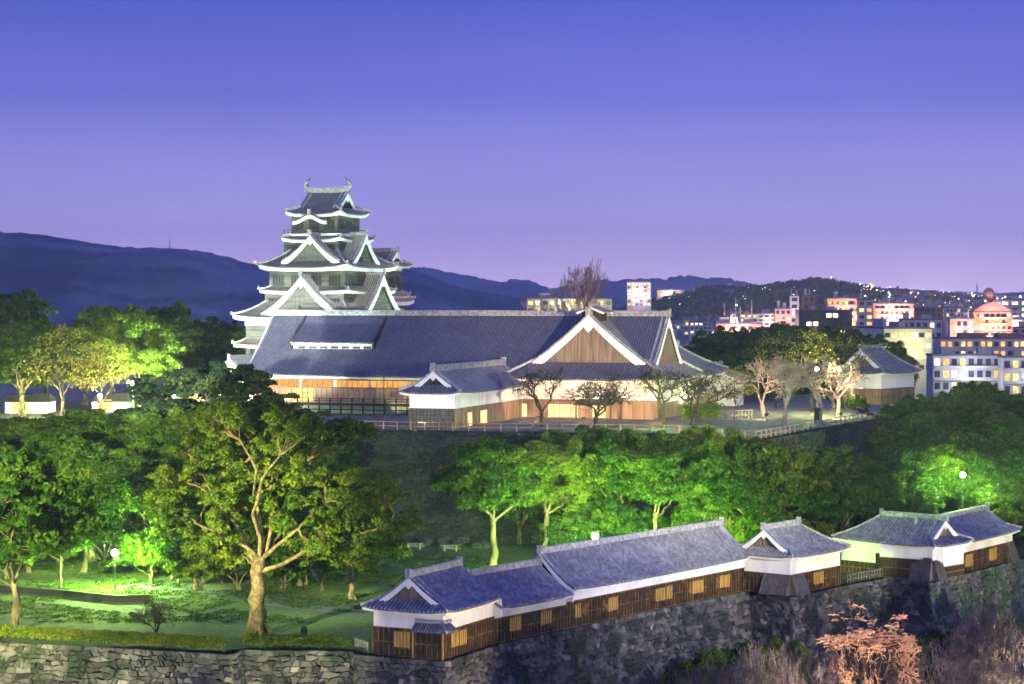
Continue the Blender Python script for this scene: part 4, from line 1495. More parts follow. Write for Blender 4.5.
def grow(mb, p, d, L, rad, depth, r, split=(2, 3), ang=.55, n=4, up=.12, shrink=.74, minr=.02):
    q = p + d * L
    m = p.lerp(q, .5) + V((r.gauss(0, 1), r.gauss(0, 1), r.gauss(0, 1))) * L * .07
    rad = max(rad, minr)
    mb.tube([p, m, q], [rad, rad * .86, max(minr * .8, rad * .7)], n if depth > 2 else 3, cap=False)
    if depth == 0:
        return
    for k in range(r.randint(*split)):
        nd = (d + V((r.gauss(0, 1), r.gauss(0, 1), r.gauss(0, .8))) * ang + V((0, 0, up))).normalized()
        s = p.lerp(q, r.uniform(.55, 1.0)) if k else q
        grow(mb, s, nd, L * shrink * r.uniform(.75, 1.15), rad * .68, depth - 1, r, split, ang, n, up, shrink)
def make_bare(seed, h=9.0, trad=.22, depth=6, split=(2, 3), ang=.55, bark=None, stems=1, up=.12, first=.3, minr=None):
    r = random.Random(seed)
    mb = MB()
    for s in range(stems):
        d = V((r.gauss(0, .12 + .28 * (stems > 1)), r.gauss(0, .12 + .28 * (stems > 1)), 1)).normalized()
        p0 = V((r.uniform(-.3, .3) * (stems > 1), r.uniform(-.3, .3) * (stems > 1), -.3))
        fk = p0 + d * h * first
        mb.tube([p0, p0.lerp(fk, .5), fk], [trad * 1.25, trad, trad * .85], 7)
        for k in range(r.randint(3, 4)):
            nd = (d + V((r.gauss(0, .6), r.gauss(0, .6), .1))).normalized()
            grow(mb, fk, nd, h * .22, trad * .55, depth, r, split, ang, 5, up)
    return mb.mesh('trunk', bark or M_bark_dark, True)

TREES = {}
def proto(key, tm, cm=None):
    co = np.zeros(len((cm or tm).vertices) * 3, dtype=np.float32)
    (cm or tm).vertices.foreach_get('co', co)
    TREES[key] = (tm, cm, float(np.percentile(co[2::3], 99.8)), float(np.percentile(np.abs(co[0::3]), 99)))
def tree(key, loc, s, label, group=None, rz=None, name='tree', sz=None, cat='tree'):
    tm, cm = TREES[key][:2]
    t = thing(name, label, cat, loc, rnd.uniform(0, 6.28) if rz is None else rz, group)
    t.scale = (s, s, sz or s)
    link(tm, 'trunk', t)
    if cm:
        link(cm, 'twigs' if key == 'rust' else 'crown', t)
    return t

for i in range(5):
    proto(f'round{i}', *make_tree(100 + i, 12, 5.4, trad=.32, clusters=19, puffs=15, per=130, leaf=.185, leafm=M_leaf, clear=.45))
for i in range(4):
    proto(f'dark{i}', *make_tree(140 + i, 13, 5.2, trad=.34, clusters=20, puffs=15, per=130, leaf=.185, leafm=M_leaf_dark, clear=.2))
for i in range(4):
    proto(f'wood{i}', *make_tree(180 + i, 11, 4.8, trad=.3, clusters=20, puffs=15, per=130, leaf=.185, leafm=M_leaf_wood, clear=.18))
for i in range(2):
    proto(f'bright{i}', *make_tree(220 + i, 12, 5.0, trad=.3, clusters=19, puffs=15, per=130, leaf=.185, leafm=M_leaf_bright))
for i in range(2):
    proto(f'open{i}', *make_tree(240 + i, 13, 5.2, trad=.3, clusters=15, puffs=8, per=80, leaf=.26, leafm=M_pine, flat=.5, clear=.25, bark=M_bark_dark))
for i in range(2):
    proto(f'sparse{i}', *make_tree(260 + i, 11, 4.6, trad=.24, clusters=18, puffs=8, per=6, leaf=.22, leafm=M_leaf_yellow, bark=M_bark_dark, clear=.25))
for i in range(3):
    proto(f'bush{i}', *make_tree(280 + i, 4.2, 2.8, trad=.12, clusters=16, puffs=8, per=70, leaf=.24, cl_r=1.1, puff_r=(.5, .85), leafm=M_leaf, clear=.08, low=.4))
for i in range(3):
    proto(f'bare{i}', make_bare(300 + i, 9, .30, 7, bark=M_bark_pink, ang=.62, up=.06, first=.22))
for i in range(2):
    proto(f'baredark{i}', make_bare(320 + i, 9, .26, 7, bark=M_bark_dark, ang=.65, up=.05, first=.2))
for i in range(3):
    proto(f'shrub{i}', make_bare(340 + i, 6, .11, 5, bark=M_twig_grey, stems=4, ang=.5, up=.2))
def make_rust(seed):
    r = random.Random(seed)
    mb = MB()
    tips = MB()
    def go(p, d, L, rad, dep):
        q = p + d * L
        m = p.lerp(q, .5) + V((r.gauss(0, 1), r.gauss(0, 1), r.gauss(0, .6))) * L * .07
        (mb if dep > 2 else tips).tube([p, m, q], [rad, rad * .85, rad * .7], 5 if dep > 3 else 3, cap=False)
        if dep == 0:
            return
        for k in range(r.choice((2, 3, 3))):
            nd = d + V((r.gauss(0, .62), r.gauss(0, .62), r.gauss(0, .35)))
            if q.z > 4.6:
                nd.z *= .2
            go(p.lerp(q, r.uniform(.5, 1)) if k else q, nd.normalized(), L * .74 * r.uniform(.8, 1.15), max(.024, rad * .66), dep - 1)
    mb.tube([(0, 0, -.3), (.1, 0, .8), (.0, .1, 1.6)], [.26, .2, .17], 7)
    for k in range(5):
        an = k * 1.257 + r.uniform(-.3, .3)
        go(V((0, .1, 1.5)), V((math.cos(an) * .75, math.sin(an) * .75, 1)).normalized(), 2.3, .12, 7)
    return mb.mesh('trunk', M_bark_pale, True), tips.mesh('twigs', M_bark_rust)
proto('rust', *make_rust(361))
proto('tallbare', make_bare(372, 16, .3, 7, bark=M_bark_pink, ang=.34, up=.35, stems=2))

def bare(key, px, D, hgt, wid, label, rz=None, z=None, name='bare_tree'):
    loc = P(px, 300, D)
    loc.z = HT if z is None else z
    H_, R_ = TREES[key][2:4]
    return tree(key, loc, wid / 2 / R_, label, rz=rz, name=name, sz=hgt / H_)
def top_h(px, py_top, D, z):
    return CAMZ - (py_top - YH) / FOC * D - z
# the great camphor tree
base = G(258, 636)
pxm = base.y / FOC
camp = []
cr_ = random.Random(5)
for px, py in [(178, 455), (205, 440), (228, 425), (255, 415), (282, 420), (310, 425), (335, 440), (356, 430), (362, 470), (378, 492), (388, 522), (372, 545), (345, 520), (335, 490), (315, 470), (300, 450), (270, 450), (245, 455), (222, 468), (195, 480), (165, 475), (160, 500), (185, 512), (212, 505), (238, 490), (262, 485), (288, 490), (308, 512), (330, 550), (352, 568), (320, 535), (222, 532), (195, 535), (240, 520), (290, 530), (268, 505), (205, 548), (228, 556), (305, 560), (350, 500), (300, 430), (240, 440)]:
    mid = abs(px - 265) < 80 and 435 < py < 545
    camp.append(V(((px - 258) * pxm * 1.0 + cr_.uniform(-.8, .8), cr_.uniform(-2.5 if mid else -6.5, 8.5) * (1 - abs(px - 265) / 200), (636 - py) * pxm + cr_.uniform(-.8, .8))))
tm, cm = make_tree(77, 22, 12, trad=.78, clear=.36, puffs=24, per=100, leaf=.18, puff_r=(.4, .9), cl_r=2.5, leafm=M_leaf, bark=M_bark_pale, spread_pts=camp, flat=.75)
proto('camphor', tm, cm)
proto('edge', *make_tree(510, 12, 5.4, trad=.26, clusters=26, puffs=18, per=95, leaf=.17, cl_r=1.9, puff_r=(.4, .8), leafm=M_leaf, clear=.33))
tree('camphor', base, 1, 'huge spreading camphor tree with pale twisting limbs on the lawn', rz=0, name='camphor_tree')

tree('edge', G(14, 632), 1.5, 'leafy tree with forked pale trunk at the left edge behind the hedge', rz=1.0, sz=top_h(14, 452, G(14, 632).y, 0) / TREES['edge'][2])
tree('round1', G(100, 612), .55, 'thin low tree on the lawn beside the tall left lamp', name='tree') if False else None
NEARG = 'dark trees behind the left lawn'
spec = [  # px, D, z, py_top, key, scale across
    (-25, 262, .5, 440, 'dark0', 1.5), (38, 276, 2, 432, 'dark1', 1.5), (92, 270, 1, 440, 'dark2', 1.4), (150, 262, .5, 458, 'round2', 1.3), (-5, 292, 6, 418, 'dark3', 1.5),
    (60, 300, 7, 412, 'dark0', 1.5), (115, 296, 6, 410, 'dark1', 1.5), (165, 300, 7, 398, 'open0', 1.5), (205, 304, 7, 362, 'open1', 1.6), (235, 296, 6, 372, 'open0', 1.4),
    (180, 286, 4, 410, 'dark3', 1.3), (270, 304, 7, 400, 'open1', 1.2), (310, 300, 4, 425, 'dark2', 1.1), (215, 262, .5, 470, 'dark1', 1.2)]
lab = ['at the left edge under the lit terrace', 'left of the lawn lamp', 'directly behind the lawn lamp', 'left of the great camphor', 'at the upper left edge below the terrace', 'below the yellow tree', 'below the bright green tree', 'with open crown left of the storehouse', 'with dark open crown reaching over the storehouse roof', 'with open crown before the palace corner', 'on the bank behind the camphor', 'below the lit palace window', 'below the palace veranda', 'tucked behind the camphor trunk']
for (px, D, z, top, key, s), lb in zip(spec, lab):
    loc = P(px, 300, D)
    loc.z = z
    ref = TREES[key][2]
    tree(key, loc, s, 'dark evergreen tree ' + lb, NEARG, sz=top_h(px, top, D, z) / ref)
tree('round3', G(352, 600), .82, 'leafy green tree between the camphor and the corner turret', rz=2, sz=top_h(352, 478, G(352, 600).y, 0) / TREES['round3'][2])
for px_, D_, tp_, k_, lb_ in ((196, 246, 492, 'dark0', 'low dark tree left behind the camphor trunk'), (172, 256, 470, 'round4', 'green tree between the lawn lamp and the camphor'), (236, 252, 500, 'dark3', 'dark tree straight behind the camphor trunk'), (300, 250, 505, 'dark1', 'dark tree right behind the camphor limbs'), (84, 262, 470, 'round2', 'green lit tree just behind the lawn lamp')):
    loc = P(px_, 300, D_)
    loc.z = 0
    tree(k_, loc, .78, lb_, NEARG, sz=top_h(px_, tp_, D_, 0) / TREES[k_][2])
tree('round3', G(385, 578), .5, 'small green tree on the lawn left of the picnic tables', rz=.6, sz=.75) if False else None
tree('round4', G(306, 585), .5, 'slender tree behind the right side of the camphor', sz=.9)
tree('baredark0', G(158, 642), .55, 'leafless shrub with thin dark branches by the clipped hedge', name='bare_tree', sz=.62)
tree('round2', G(152, 583), .46, 'low spreading tree just right of the lawn lamp', rz=2.2, sz=.5)
tree('round1', G(60, 588), .55, 'dark lawn tree just left of the lawn lamp', rz=1.1, sz=.62)

# centre row in front of the terrace wall
cen = [(494, 268, 0, 440, 'round0', 1.18, 'with clear bare trunk at the left end of the row'), (548, 276, 0, 442, 'round1', 1.1, 'with domed crown second in the row'), (585, 284, 0, 428, 'dark3', 1.1, 'dark and tall behind the domed one'),
       (622, 279, 0, 430, 'round2', 1.1, 'behind the lamp above the long roof'), (655, 272, 0, 440, 'round3', 1.05, 'right of the lamp above the long roof'), (690, 282, 0, 428, 'round4', 1.15, 'below the green terrace lamp'), (722, 272, 0, 430, 'dark0', 1.05, 'below the yellow hedge'),
       (752, 268, 0, 440, 'round0', 1.1, 'behind the end of the long roof'), (792, 272, 0, 452, 'round1', 1.05, 'behind the small turret'), (832, 270, 0, 448, 'dark2', 1.0, 'with tilted crown behind the small turret gap'), (858, 282, 0, 462, 'wood1', 1.05, 'below the terrace wall corner'), (520, 292, 0, 445, 'dark1', .95, 'in shade beside the dark terrace wall'), (775, 284, 2, 445, 'wood3', 1.0, 'under the fenced terrace corner')]
for px, D, z, top, key, s, lb in cen:
    loc = P(px, 300, D)
    loc.z = z
    ref = TREES[key][2]
    tree(key, loc, s, 'leafy evergreen ' + lb, 'row of trees behind the long turret', sz=top_h(px, top, D, z) / ref)
for k, (px, D) in enumerate([(572, 276), (612, 278), (648, 278), (700, 276), (738, 274), (770, 268), (806, 266), (846, 276), (1012, 286), (1034, 287)]):
    loc = P(px, 300, D)
    loc.z = 0
    tree(f'bush{k % 3}', loc, 1.2, 'round green bush in the undergrowth behind the long turret roof', 'bushes behind the turrets', name='bush', cat='bush', sz=1.25 + .3 * (k % 2))

for k, (px, D) in enumerate([(150, 256), (176, 252), (200, 247), (222, 252), (240, 246), (282, 247), (300, 252), (322, 246), (346, 254), (372, 262), (30, 262), (8, 256), (62, 268), (104, 272)]):
    loc = P(px, 300, D)
    loc.z = 0
    tree(f'bush{k % 3}', loc, 1.25, 'dark round bush under the trees at the back of the left lawn', 'bushes at the back of the left lawn', name='bush', cat='bush', sz=1.2 + .35 * (k % 3 == 1))

# the wood on the right slope
k = 0
for row, (D, tp) in enumerate([(286, 500), (294, 476), (304, 452), (316, 434), (330, 416), (346, 402), (362, 390)]):
    for i in range(13):
        px = 868 + row * 2 + i * 30 + rnd.uniform(-8, 8)
        if (row < 2 and abs(px - 963) < 44) or px > 1210 or (px - 512) / FOC * D > 60.5 + (D - 275) * .7 or (row == 0 and not (880 < px)) or (row > 1 and px < 885):
            continue
        loc = P(px, 300, D + rnd.uniform(-3, 3))
        z = wood_h(loc.x, loc.y)
        loc.z = z
        t_ = tp + rnd.uniform(-9, 9) + (18 if px < 900 and row > 3 else 0)
        key = rnd.choice(['wood0', 'wood1', 'wood2', 'wood3', 'round4'] if row else ['wood0', 'wood2', 'round3'])
        tree(key, loc, rnd.uniform(.95, 1.2), 'dense evergreen tree in the dark wood right of the terrace', 'trees of the right hand wood', sz=max(.6, top_h(px, t_, D, z) / TREES[key][2]))
# trees beyond the palace, right
bk = [(708, 430, 9, 332, 'dark0'), (726, 425, 9, 328, 'dark1'), (745, 420, 9, 330, 'wood0'), (765, 428, 9, 326, 'dark2'), (786, 432, 9, 324, 'wood1'), (806, 424, 9, 328, 'dark3'), (826, 436, 9, 326, 'wood2'), (848, 440, 9, 330, 'wood3'), (868, 446, 9, 336, 'dark1'), (760, 400, 12, 345, 'wood2'), (730, 396, 12, 350, 'dark3'), (895, 440, 9, 342, 'bright1')]
for i, (px, D, z, top, key) in enumerate(bk):
    loc = P(px, 300, D)
    loc.z = z
    ref = TREES[key][2]
    tree(key, loc, 1.05, 'dark round tree in the belt between palace and town', 'tree belt before the town', sz=top_h(px, top, D, z) / ref) if key != 'bright1' else tree(key, loc, .8, 'lit yellow green tree right of the terrace turret roof', sz=top_h(px, top, D, z) / ref)
tree('sparse0', V((*P(812, 300, 356).xy, HT)), .9, 'thin yellow leaved tree round the bright terrace lamp', sz=1.15)
tree('sparse1', V((*P(842, 300, 368).xy, HT)), 1.0, 'thin yellow leaved tree before the terrace turret gable', sz=1.05)
tree('sparse1', V((*P(776, 300, 372).xy, HT)), .8, 'thin yellow leaved tree behind the pale cherry tree', sz=1.1)
bare('bare0', 784, 320, 10.5, 11.0, 'wide pale pink leafless cherry tree leaning on the terrace lawn')
bare('bare1', 818, 332, 10.5, 10.0, 'leafless cherry tree nearest the bright terrace lamp')
bare('bare2', 764, 340, 9.5, 9.0, 'smaller leafless cherry tree behind the pale pink one')
bare('bare2', 838, 345, 9.0, 9.0, 'leafless tree between the bright terrace lamp and the terrace turret', rz=1.3)
bare('baredark1', 541, 315, 9.0, 10.0, 'dark leafless tree before the lit palace porch')
bare('baredark0', 597, 313, 8.0, 9.5, 'dark leafless tree below the white palace gable')
bare('baredark1', 664, 314, 9.2, 10.0, 'dark leafless tree left of the green terrace lamp', rz=2)
bare('baredark0', 692, 319, 9.2, 9.5, 'dark leafless tree right behind the green terrace lamp', rz=4)
tree('sparse1', V((*P(735, 300, 335).xy, HT)), .6, 'thin leaved small tree under the palace annex eave', sz=.7)
tree('bush1', V((*P(857, 300, 352).xy, HT)), .6, 'round lit bush at the foot of the terrace turret', name='bush', cat='bush')
# left: lit trees on the terrace
lt = [(22, 345, 292, 'dark2', 1.4, 'tall dark tree rising at the left edge of the terrace'), (-20, 352, 310, 'dark3', 1.4, 'dark tree cut by the left edge of the photo on the terrace'), (140, 352, 312, 'bright0', 1.15, 'bright green floodlit tree on the left terrace'),
      (112, 372, 306, 'round1', 1.2, 'blue green tree behind the bright floodlit tree'), (168, 392, 304, 'dark1', 1.2, 'dark tree rising behind the bright floodlit tree'), (205, 408, 318, 'dark0', 1.3, 'dark tree left of the keep base'), (182, 400, 322, 'wood1', 1.3, 'lower dark tree between floodlit tree and keep'),
      (228, 420, 322, 'wood3', 1.1, 'dark tree touching the left keep wall'), (45, 372, 325, 'wood2', 1.3, 'shaded tree behind the yellow terrace tree'), (85, 380, 330, 'dark3', 1.2, 'dark tree behind the left terrace buildings'), (160, 336, 375, 'open0', .9, 'small open crowned pine below the bright floodlit tree')]
for px, D, top, key, s, lb in lt:
    loc = P(px, 300, D)
    loc.z = HT
    ref = TREES[key][2]
    tree(key, loc, s, lb, sz=top_h(px, top, D, HT) / ref)
tree('sparse0', V((*P(62, 300, 330).xy, HT)), 1.15, 'yellow lit thin tree at the left terrace edge', sz=1.2)
tree('sparse1', V((*P(100, 300, 338).xy, HT)), .95, 'pinkish lit thin tree beside the left terrace lamps', sz=1.05)
bare('tallbare', 566, 428, 27, 22, 'tall leafless tree standing up behind the palace ridge', z=HT)
# bottom right shrubs
k = 0
for px, D, top, key, s in [(720, 208, 656, 'shrub0', 1.0), (760, 206, 645, 'shrub1', 1.1), (800, 208, 640, 'shrub2', 1.1), (690, 204, 668, 'shrub1', .8), (905, 212, 650, 'shrub0', 1.1), (940, 216, 628, 'shrub2', 1.3), (975, 214, 612, 'shrub0', 1.4), (1010, 218, 600, 'shrub1', 1.4), (830, 204, 655, 'shrub0', 1.0), (960, 206, 655, 'shrub1', 1.0), (1000, 208, 650, 'shrub2', 1.0), (740, 200, 668, 'shrub2', .8), (780, 200, 662, 'shrub0', .8)]:
    loc = P(px, 300, D)
    loc.z = -10.5
    tree(key, loc, s, 'mauve grey leafless shrub on the moat bank below the stone wall', 'leafless shrubs on the moat bank', name='bare_shrub', cat='shrub', sz=top_h(px, top, D, -10.5) / TREES[key][2])
for k, (px, D, top) in enumerate([(690, 219, 662), (716, 224, 652), (745, 227, 644), (782, 226, 640), (935, 238, 634), (960, 240, 628), (1000, 246, 618)]):
    loc = P(px, 300, D)
    loc.z = -11
    tree(f'bush{k % 3}', loc, 1.0, 'dark bramble thicket climbing the foot of the long stone wall', 'brambles at the foot of the stone wall', name='bramble', cat='bramble', sz=top_h(px, top, D, -11) / TREES['bush0'][2])
loc = P(872, 300, 204)
loc.z = -10.5
tree('rust', loc, .86, 'rust red leafless tree glowing at the lower right below the wall', name='bare_tree', rz=.4, sz=top_h(853, 607, 204, -10.5) / TREES['rust'][2])
# ivy at the foot of the right wall
pf = []
rr_ = random.Random(9)
for k in range(150):
    px, py = rr_.uniform(955, 1050), rr_.uniform(608, 660)
    if py < 660 - (px - 950) * .75:
        continue
    D = 262 + (px - 955) * .22 - (py - 600) * .06
    pf.append((P(px, py, D - 1.5) - V((65, 262, -5)), rr_.uniform(.7, 1.4), rr_.gauss(.4, .15)))
iv = link(leaf_mesh('ivy', pf, .3, 60, M_leaf, 4), 'ivy')
iv.location = (65, 262, -5)
tag(iv, 'green ivy spreading over the foot of the right stone wall', 'ivy')
# blades and tufts over the lawn, one mass
gr_ = np.random.RandomState(6)
pf = []
for k in range(5200):
    px_, py_ = gr_.uniform(-10, 510), gr_.uniform(556, 652)
    g_ = G(px_, py_)
    wob = math.sin(g_.x * .35 + 2 * math.sin(g_.y * .22)) + math.sin(g_.y * .31 + g_.x * .12)
    if g_.y < 221 or wob < -.5 or (g_.x > -16 and g_.y < 232):
        continue
    pf.append((g_ - V((-30, 240, 0)), gr_.uniform(.35, .8), gr_.normal(.5, .2)))
gm = leaf_mesh('grass_blades', pf, .12, 14, M_leaf, 6, flat=.12, up=.4)
go_ = link(gm, 'grass_blades')
go_.location = (-30, 240, .06)
struct(go_, 'stuff')
# hedges
def hedge(name, pts, w, h, label, mat=None, leaf=.13):
    r = random.Random(len(pts) + int(h * 10))
    pf = []
    o = V(pts[0])
    for a, b in zip(pts[:-1], pts[1:]):
        a, b = V(a), V(b)
        L = (b - a).length
        for k in range(int(L / .32)):
            for j in range(2):
                p = a.lerp(b, (k + r.random()) / max(1, int(L / .32))) - o
                pf.append((p + V((r.uniform(-w, w) * .4, r.uniform(-w, w) * .4, h * (.35 + .35 * j))), h * .42, r.gauss(.5, .14)))
    x = link(leaf_mesh(name, pf, leaf * .8, 90, mat or M_hedge, 3, flat=.8), name)
    x.location = o
    return tag(x, label, 'hedge')
hedge('hedge', [(-70, 214.6, 0), (-51.5, 210.4, 0), (-40, 206.7, 0), (-28, 202.8, 0)], 1.0, 1.45, 'clipped yellow green hedge on the lower left stone wall')
hedge('hedge', [(-26.2, 205.1, 0), (-20, 204.6, 0), (-16.2, 204.4, 0)], 1.0, 1.4, 'clipped hedge in front of the big camphor tree')
hedge('hedge', [tuple(V((*P(686, 300, 322).xy, HT))), tuple(V((*P(718, 300, 326).xy, HT)))], 2.0, 3.0, 'tall lit yellow green hedge below the palace right corner', M_leaf_bright, .22)

# ------------------------------------------------------------------ lamps
M_glow_g = emit('green_lamp', (.56, 1.0, .22), 12000)
M_glow_y = emit('green_white_lamp', (.80, 1.0, .42), 7000)
M_glow_w = emit('white_lamp', (1.0, .93, .62), 5000)
def lamp(loc, h, mat, label, r=.3, group='park lamps'):
    t = thing('park_lamp', label, 'lamp', loc, 0, group)
    mb = MB()
    mb.tube([(0, 0, 0), (0, 0, .5), (0, 0, .52), (0, 0, h - r)], [.13, .12, .07, .05], 8)
    mb.build('pole', M_metal, t)
    mb = MB()
    mb.tube([(0, 0, h - r - .12), (0, 0, h - r + .05)], [.1, .2], 8)
    mb.tube([(0, 0, h + r), (0, 0, h + r + .12)], [.22, .05], 8)
    mb.build('lamp_cap', M_metal, t)
    mb = MB()
    mb.ball((0, 0, h), r, 10, 6)
    mb.build('lamp_globe', mat, t)
    return t
def lamp_at(px, py, D, z, mat, label, r=.36):
    p = P(px, py, D)
    h = p.z - z
    lamp(V((p.x, p.y, z)), h, mat, label, r)
lamp_at(115, 553, 247, 0, M_glow_g, 'glowing lamp on a tall pole on the left lawn', .36)
lamp_at(595, 536, 252, 0, M_glow_g, 'glowing lamp just above the long turret roof', .38)
q = P(963, 475, 291)
lamp_at(963, 475, 291, wood_h(q.x, q.y), M_glow_g, 'glowing lamp in front of the dark right wood', .3)
lamp_at(681, 402, 307, HT, M_glow_g, 'green glowing lamp among dark leafless trees before the palace', .17)
lamp_at(817, 369, 346, HT, M_glow_y, 'glowing lamp inside the yellow leaved terrace tree', .27)
lamp_at(100, 396, 334, HT, M_glow_w, 'left of the two glowing lamps on the left terrace', .28)
lamp_at(133, 383, 340, HT, M_glow_y, 'right of the two glowing lamps, under the bright floodlit tree', .32)
lamp_at(10, 405, 336, HT, M_glow_g, 'lamp at the far left end of the terrace', .15)

# ------------------------------------------------------------------ floodlights
yel, wht, grn, wrm = (1, .82, .5), (1, .95, .82), (.86, 1, .78), (1, .585, .32)
fl = 'floodlight on the moat bank aimed up at the '
for p, tgt, w, c, lb, an in [
    ((18, 186, -7), (-6, 201, 4.2), 32000, yel, fl + 'corner turret', 38), ((-14, 170, -7), (-11, 200, 2.5), 11000, wht, fl + 'corner turret gable', 38),
    ((41, 186, -8.5), (8, 219, 4.0), 66000, yel, fl + 'low gallery', 32), ((58, 199, -8.5), (18, 234, 4.0), 70000, yel, fl + 'long turret', 32), ((64, 200, -8.5), (30, 246, 4.2), 76000, yel, fl + 'small turret', 26),
    ((74, 226, -7), (48, 257, 4.2), 46000, wht, fl + 'gate turret wall', 36), ((88, 240, -7), (58, 266, 4.2), 42000, yel, fl + 'right end turret', 38)]:
    floodlight(p, tgt, w, c, lb, an, .7, .5, 3.6, 'floodlights on the moat bank')
for p, tgt, w, c, lb, an in [
    ((-36, 312, 16.5), (-35, 398, 38), 115000, (.84, 1, .86), 'floodlight left of the palace aimed at the keep', 30),
    ((-72, 362, 17), (-38, 392, 38), 62000, (.82, 1, .84), 'floodlight at the left of the keep', 52),
    ((10, 404, 16.5), (-24, 398, 42), 84000, (.62, 1, .66), 'floodlight at the right of the keep', 52),
    ((-44, 371, 17), (-38, 390, 44), 19000, (.86, 1, .86), 'floodlight at the front foot of the keep', 95),
    ((-18, 374, 17), (-28, 390, 46), 19000, (.72, 1, .58), 'floodlight at the front right foot of the keep', 95)]:
    floodlight(p, tgt, w, c, lb, an, .5, .5, 1.5, 'floodlights round the keep')
for p, tgt, w, c, lb, an in [
    ((4, 325, 15.8), (4, 338, 20), 5500, wrm, 'floodlight before the palace porch', 110), ((11, 323, 15.8), (13, 333, 20), 6500, wrm, 'floodlight under the palace gable', 115), ((22, 320, 15.8), (23, 331, 20), 6500, wrm, 'floodlight before the palace right corner', 115),
    ((40, 330, 16), (33, 350, 20), 5000, (1, .85, .55), 'floodlight at the palace right side', 110), ((-14, 304.5, 16), (-11.5, 309, 19), 900, (.8, .85, 1), 'floodlight below the front wing', 110)]:
    floodlight(p, tgt, w, c, lb, an, .8, .5, 1.0, 'floodlights before the palace')
for p, tgt, w, c, lb, an in [
    ((-46, 184, -7.5), (-40, 207, 3.2), 42000, (1, 1, .5), 'floodlight below the lower left hedge', 64), ((-22, 182, -7.5), (-22, 205.5, 3.2), 32000, (1, 1, .5), 'floodlight below the camphor hedge', 52),
    ((-12, 192, -6), (-24, 212, 9), 3000, (1, .95, .55), 'floodlight aimed up at the great camphor', 50),
    ((3, 244, 2), (10, 275, 7), 62000, (.58, 1, .16), 'green floodlight behind the long turret', 105), ((17, 254, 2), (24, 280, 7), 62000, (.58, 1, .16), 'green floodlight under the centre trees', 105), ((-6, 246, 1.2), (-2, 268, 7), 14000, (.75, 1, .3), 'floodlight under the left centre tree', 105),
    ((-58, 338, 16), (-62, 354, 24), 120000, (.85, 1, .5), 'floodlight under the bright terrace tree', 110), ((-72, 325, 16), (-74, 334, 20), 30000, (1, .9, .45), 'floodlight under the yellow terrace tree', 110), ((52, 332, 16), (48, 350, 22), 24000, (1, .78, .42), 'floodlight under the terrace cherries', 120), ((66, 376, 15), (66, 392, 20), 1800, (1, .95, .55), 'floodlight before the terrace turret', 120),
    ((80, 238, -7), (68, 268, -4), 9000, (.72, 1, .42), 'floodlight below the ivy on the right wall', 50), ((30, 186, -9), (35, 205, 0), 30000, (1, .8, .55), 'floodlight below the rust red tree', 80)]:
    floodlight(p, tgt, w, c, lb, an, .8, .5, .9, 'floodlights under the trees')

for p, tgt, w, c, lb, an, h_ in [  # masts added outside the view as fill light for trees, roofs and palace
    ((72, 112, 30), (8, 276, 9), 900000, (1, 1, .52), 'added unseen mast lamp lighting the left half of the centre trees', 13, 41), ((74, 112, 30), (33, 276, 8), 800000, (1, .98, .5), 'added unseen mast lamp lighting the right half of the centre trees', 13, 41),
    ((76, 113, 30), (85, 318, 11), 900000, (.95, 1, .58), 'added unseen mast lamp lighting the right wood', 22, 41),
    ((-66, 122, 28), (-26.5, 213, 12.5), 3000000, (.98, 1, .44), 'added unseen mast lamp lighting the great camphor', 16, 39), ((-68, 122, 28), (-52, 224, 9), 2300000, (.98, 1, .42), 'added unseen mast lamp lighting the left edge trees', 24, 39), ((-64, 122, 28), (-64, 285, 15), 3200000, (.92, 1, .42), 'added unseen mast lamp lighting the trees behind the left lawn', 18, 39), ((75, 111, 32), (15, 338, 25), 2600000, (1, .76, .56), 'added unseen mast lamp washing the palace gable', 14, 43),
    ((73, 111, 30), (18, 232, 15), 1000000, (.94, .9, .98), 'added unseen mast lamp lighting the turret roofs', 25, 41)]:
    floodlight(p, tgt, w, c, lb, an, 1.0, .8, h_, 'added unseen mast lamps')

floodlight((-64, 126, 28), (-44, 360, 25), 6500000, (.96, .97, .94), 'added unseen mast lamp spilling over the left of the palace roof', 6.4, .22, .8, 39, 'added unseen mast lamps')  # another added mast out of view, brightens the left end of the roof
floodlight((-66, 124, 28), (-37, 385, 39.5), 1300000, (.86, .98, .78), 'added unseen mast lamp aimed across the park at the keep', 10.5, .25, .8, 39, 'added unseen mast lamps')  # added out of view to lift the keep roofs

# ------------------------------------------------------------------ small things on the lawns and terrace
def picnic(px, py, label, rz):
    t = thing('picnic_table', label, 'table', G(px, py), rz, 'picnic tables')
    mb = MB()
    mb.box(-1.3, 1.3, -.5, .5, .72, .8)
    mb.build('tabletop', M_wood, t)
    for s in (-1, 1):
        mb = MB()
        mb.box(-1.3, 1.3, s * .85 - .16, s * .85 + .16, .4, .47)
        mb.build('bench_board', M_wood, t)
        mb = MB()
        mb.box(s * .8 - .09, s * .8 + .09, -.42, .42, 0, .719)
        mb.build('leg', M_wood, t)
picnic(414, 549, 'timber picnic table, the left one at the back of the lawn', .1)
picnic(450, 551, 'timber picnic table, the right one beside the rocks', .2)
rk = random.Random(3)
for k in range(16):
    p = G(rk.uniform(405, 486), rk.uniform(541, 549))
    mb = MB()
    mb.ball((0, 0, .2), rk.uniform(.5, 1.1), 8, 5, (1, rk.uniform(.6, 1), rk.uniform(.5, .8)))
    mb.v = [(x + rk.uniform(-.12, .12), y + rk.uniform(-.12, .12), z + rk.uniform(-.1, .1)) for x, y, z in mb.v]
    o = mb.build('fallen_stone', M_stone)
    o.location = p
    tag(o, 'grey fallen stone on the lawn at the foot of the dark wall', 'stone', 'fallen stones below the dark wall')
mb = MB()
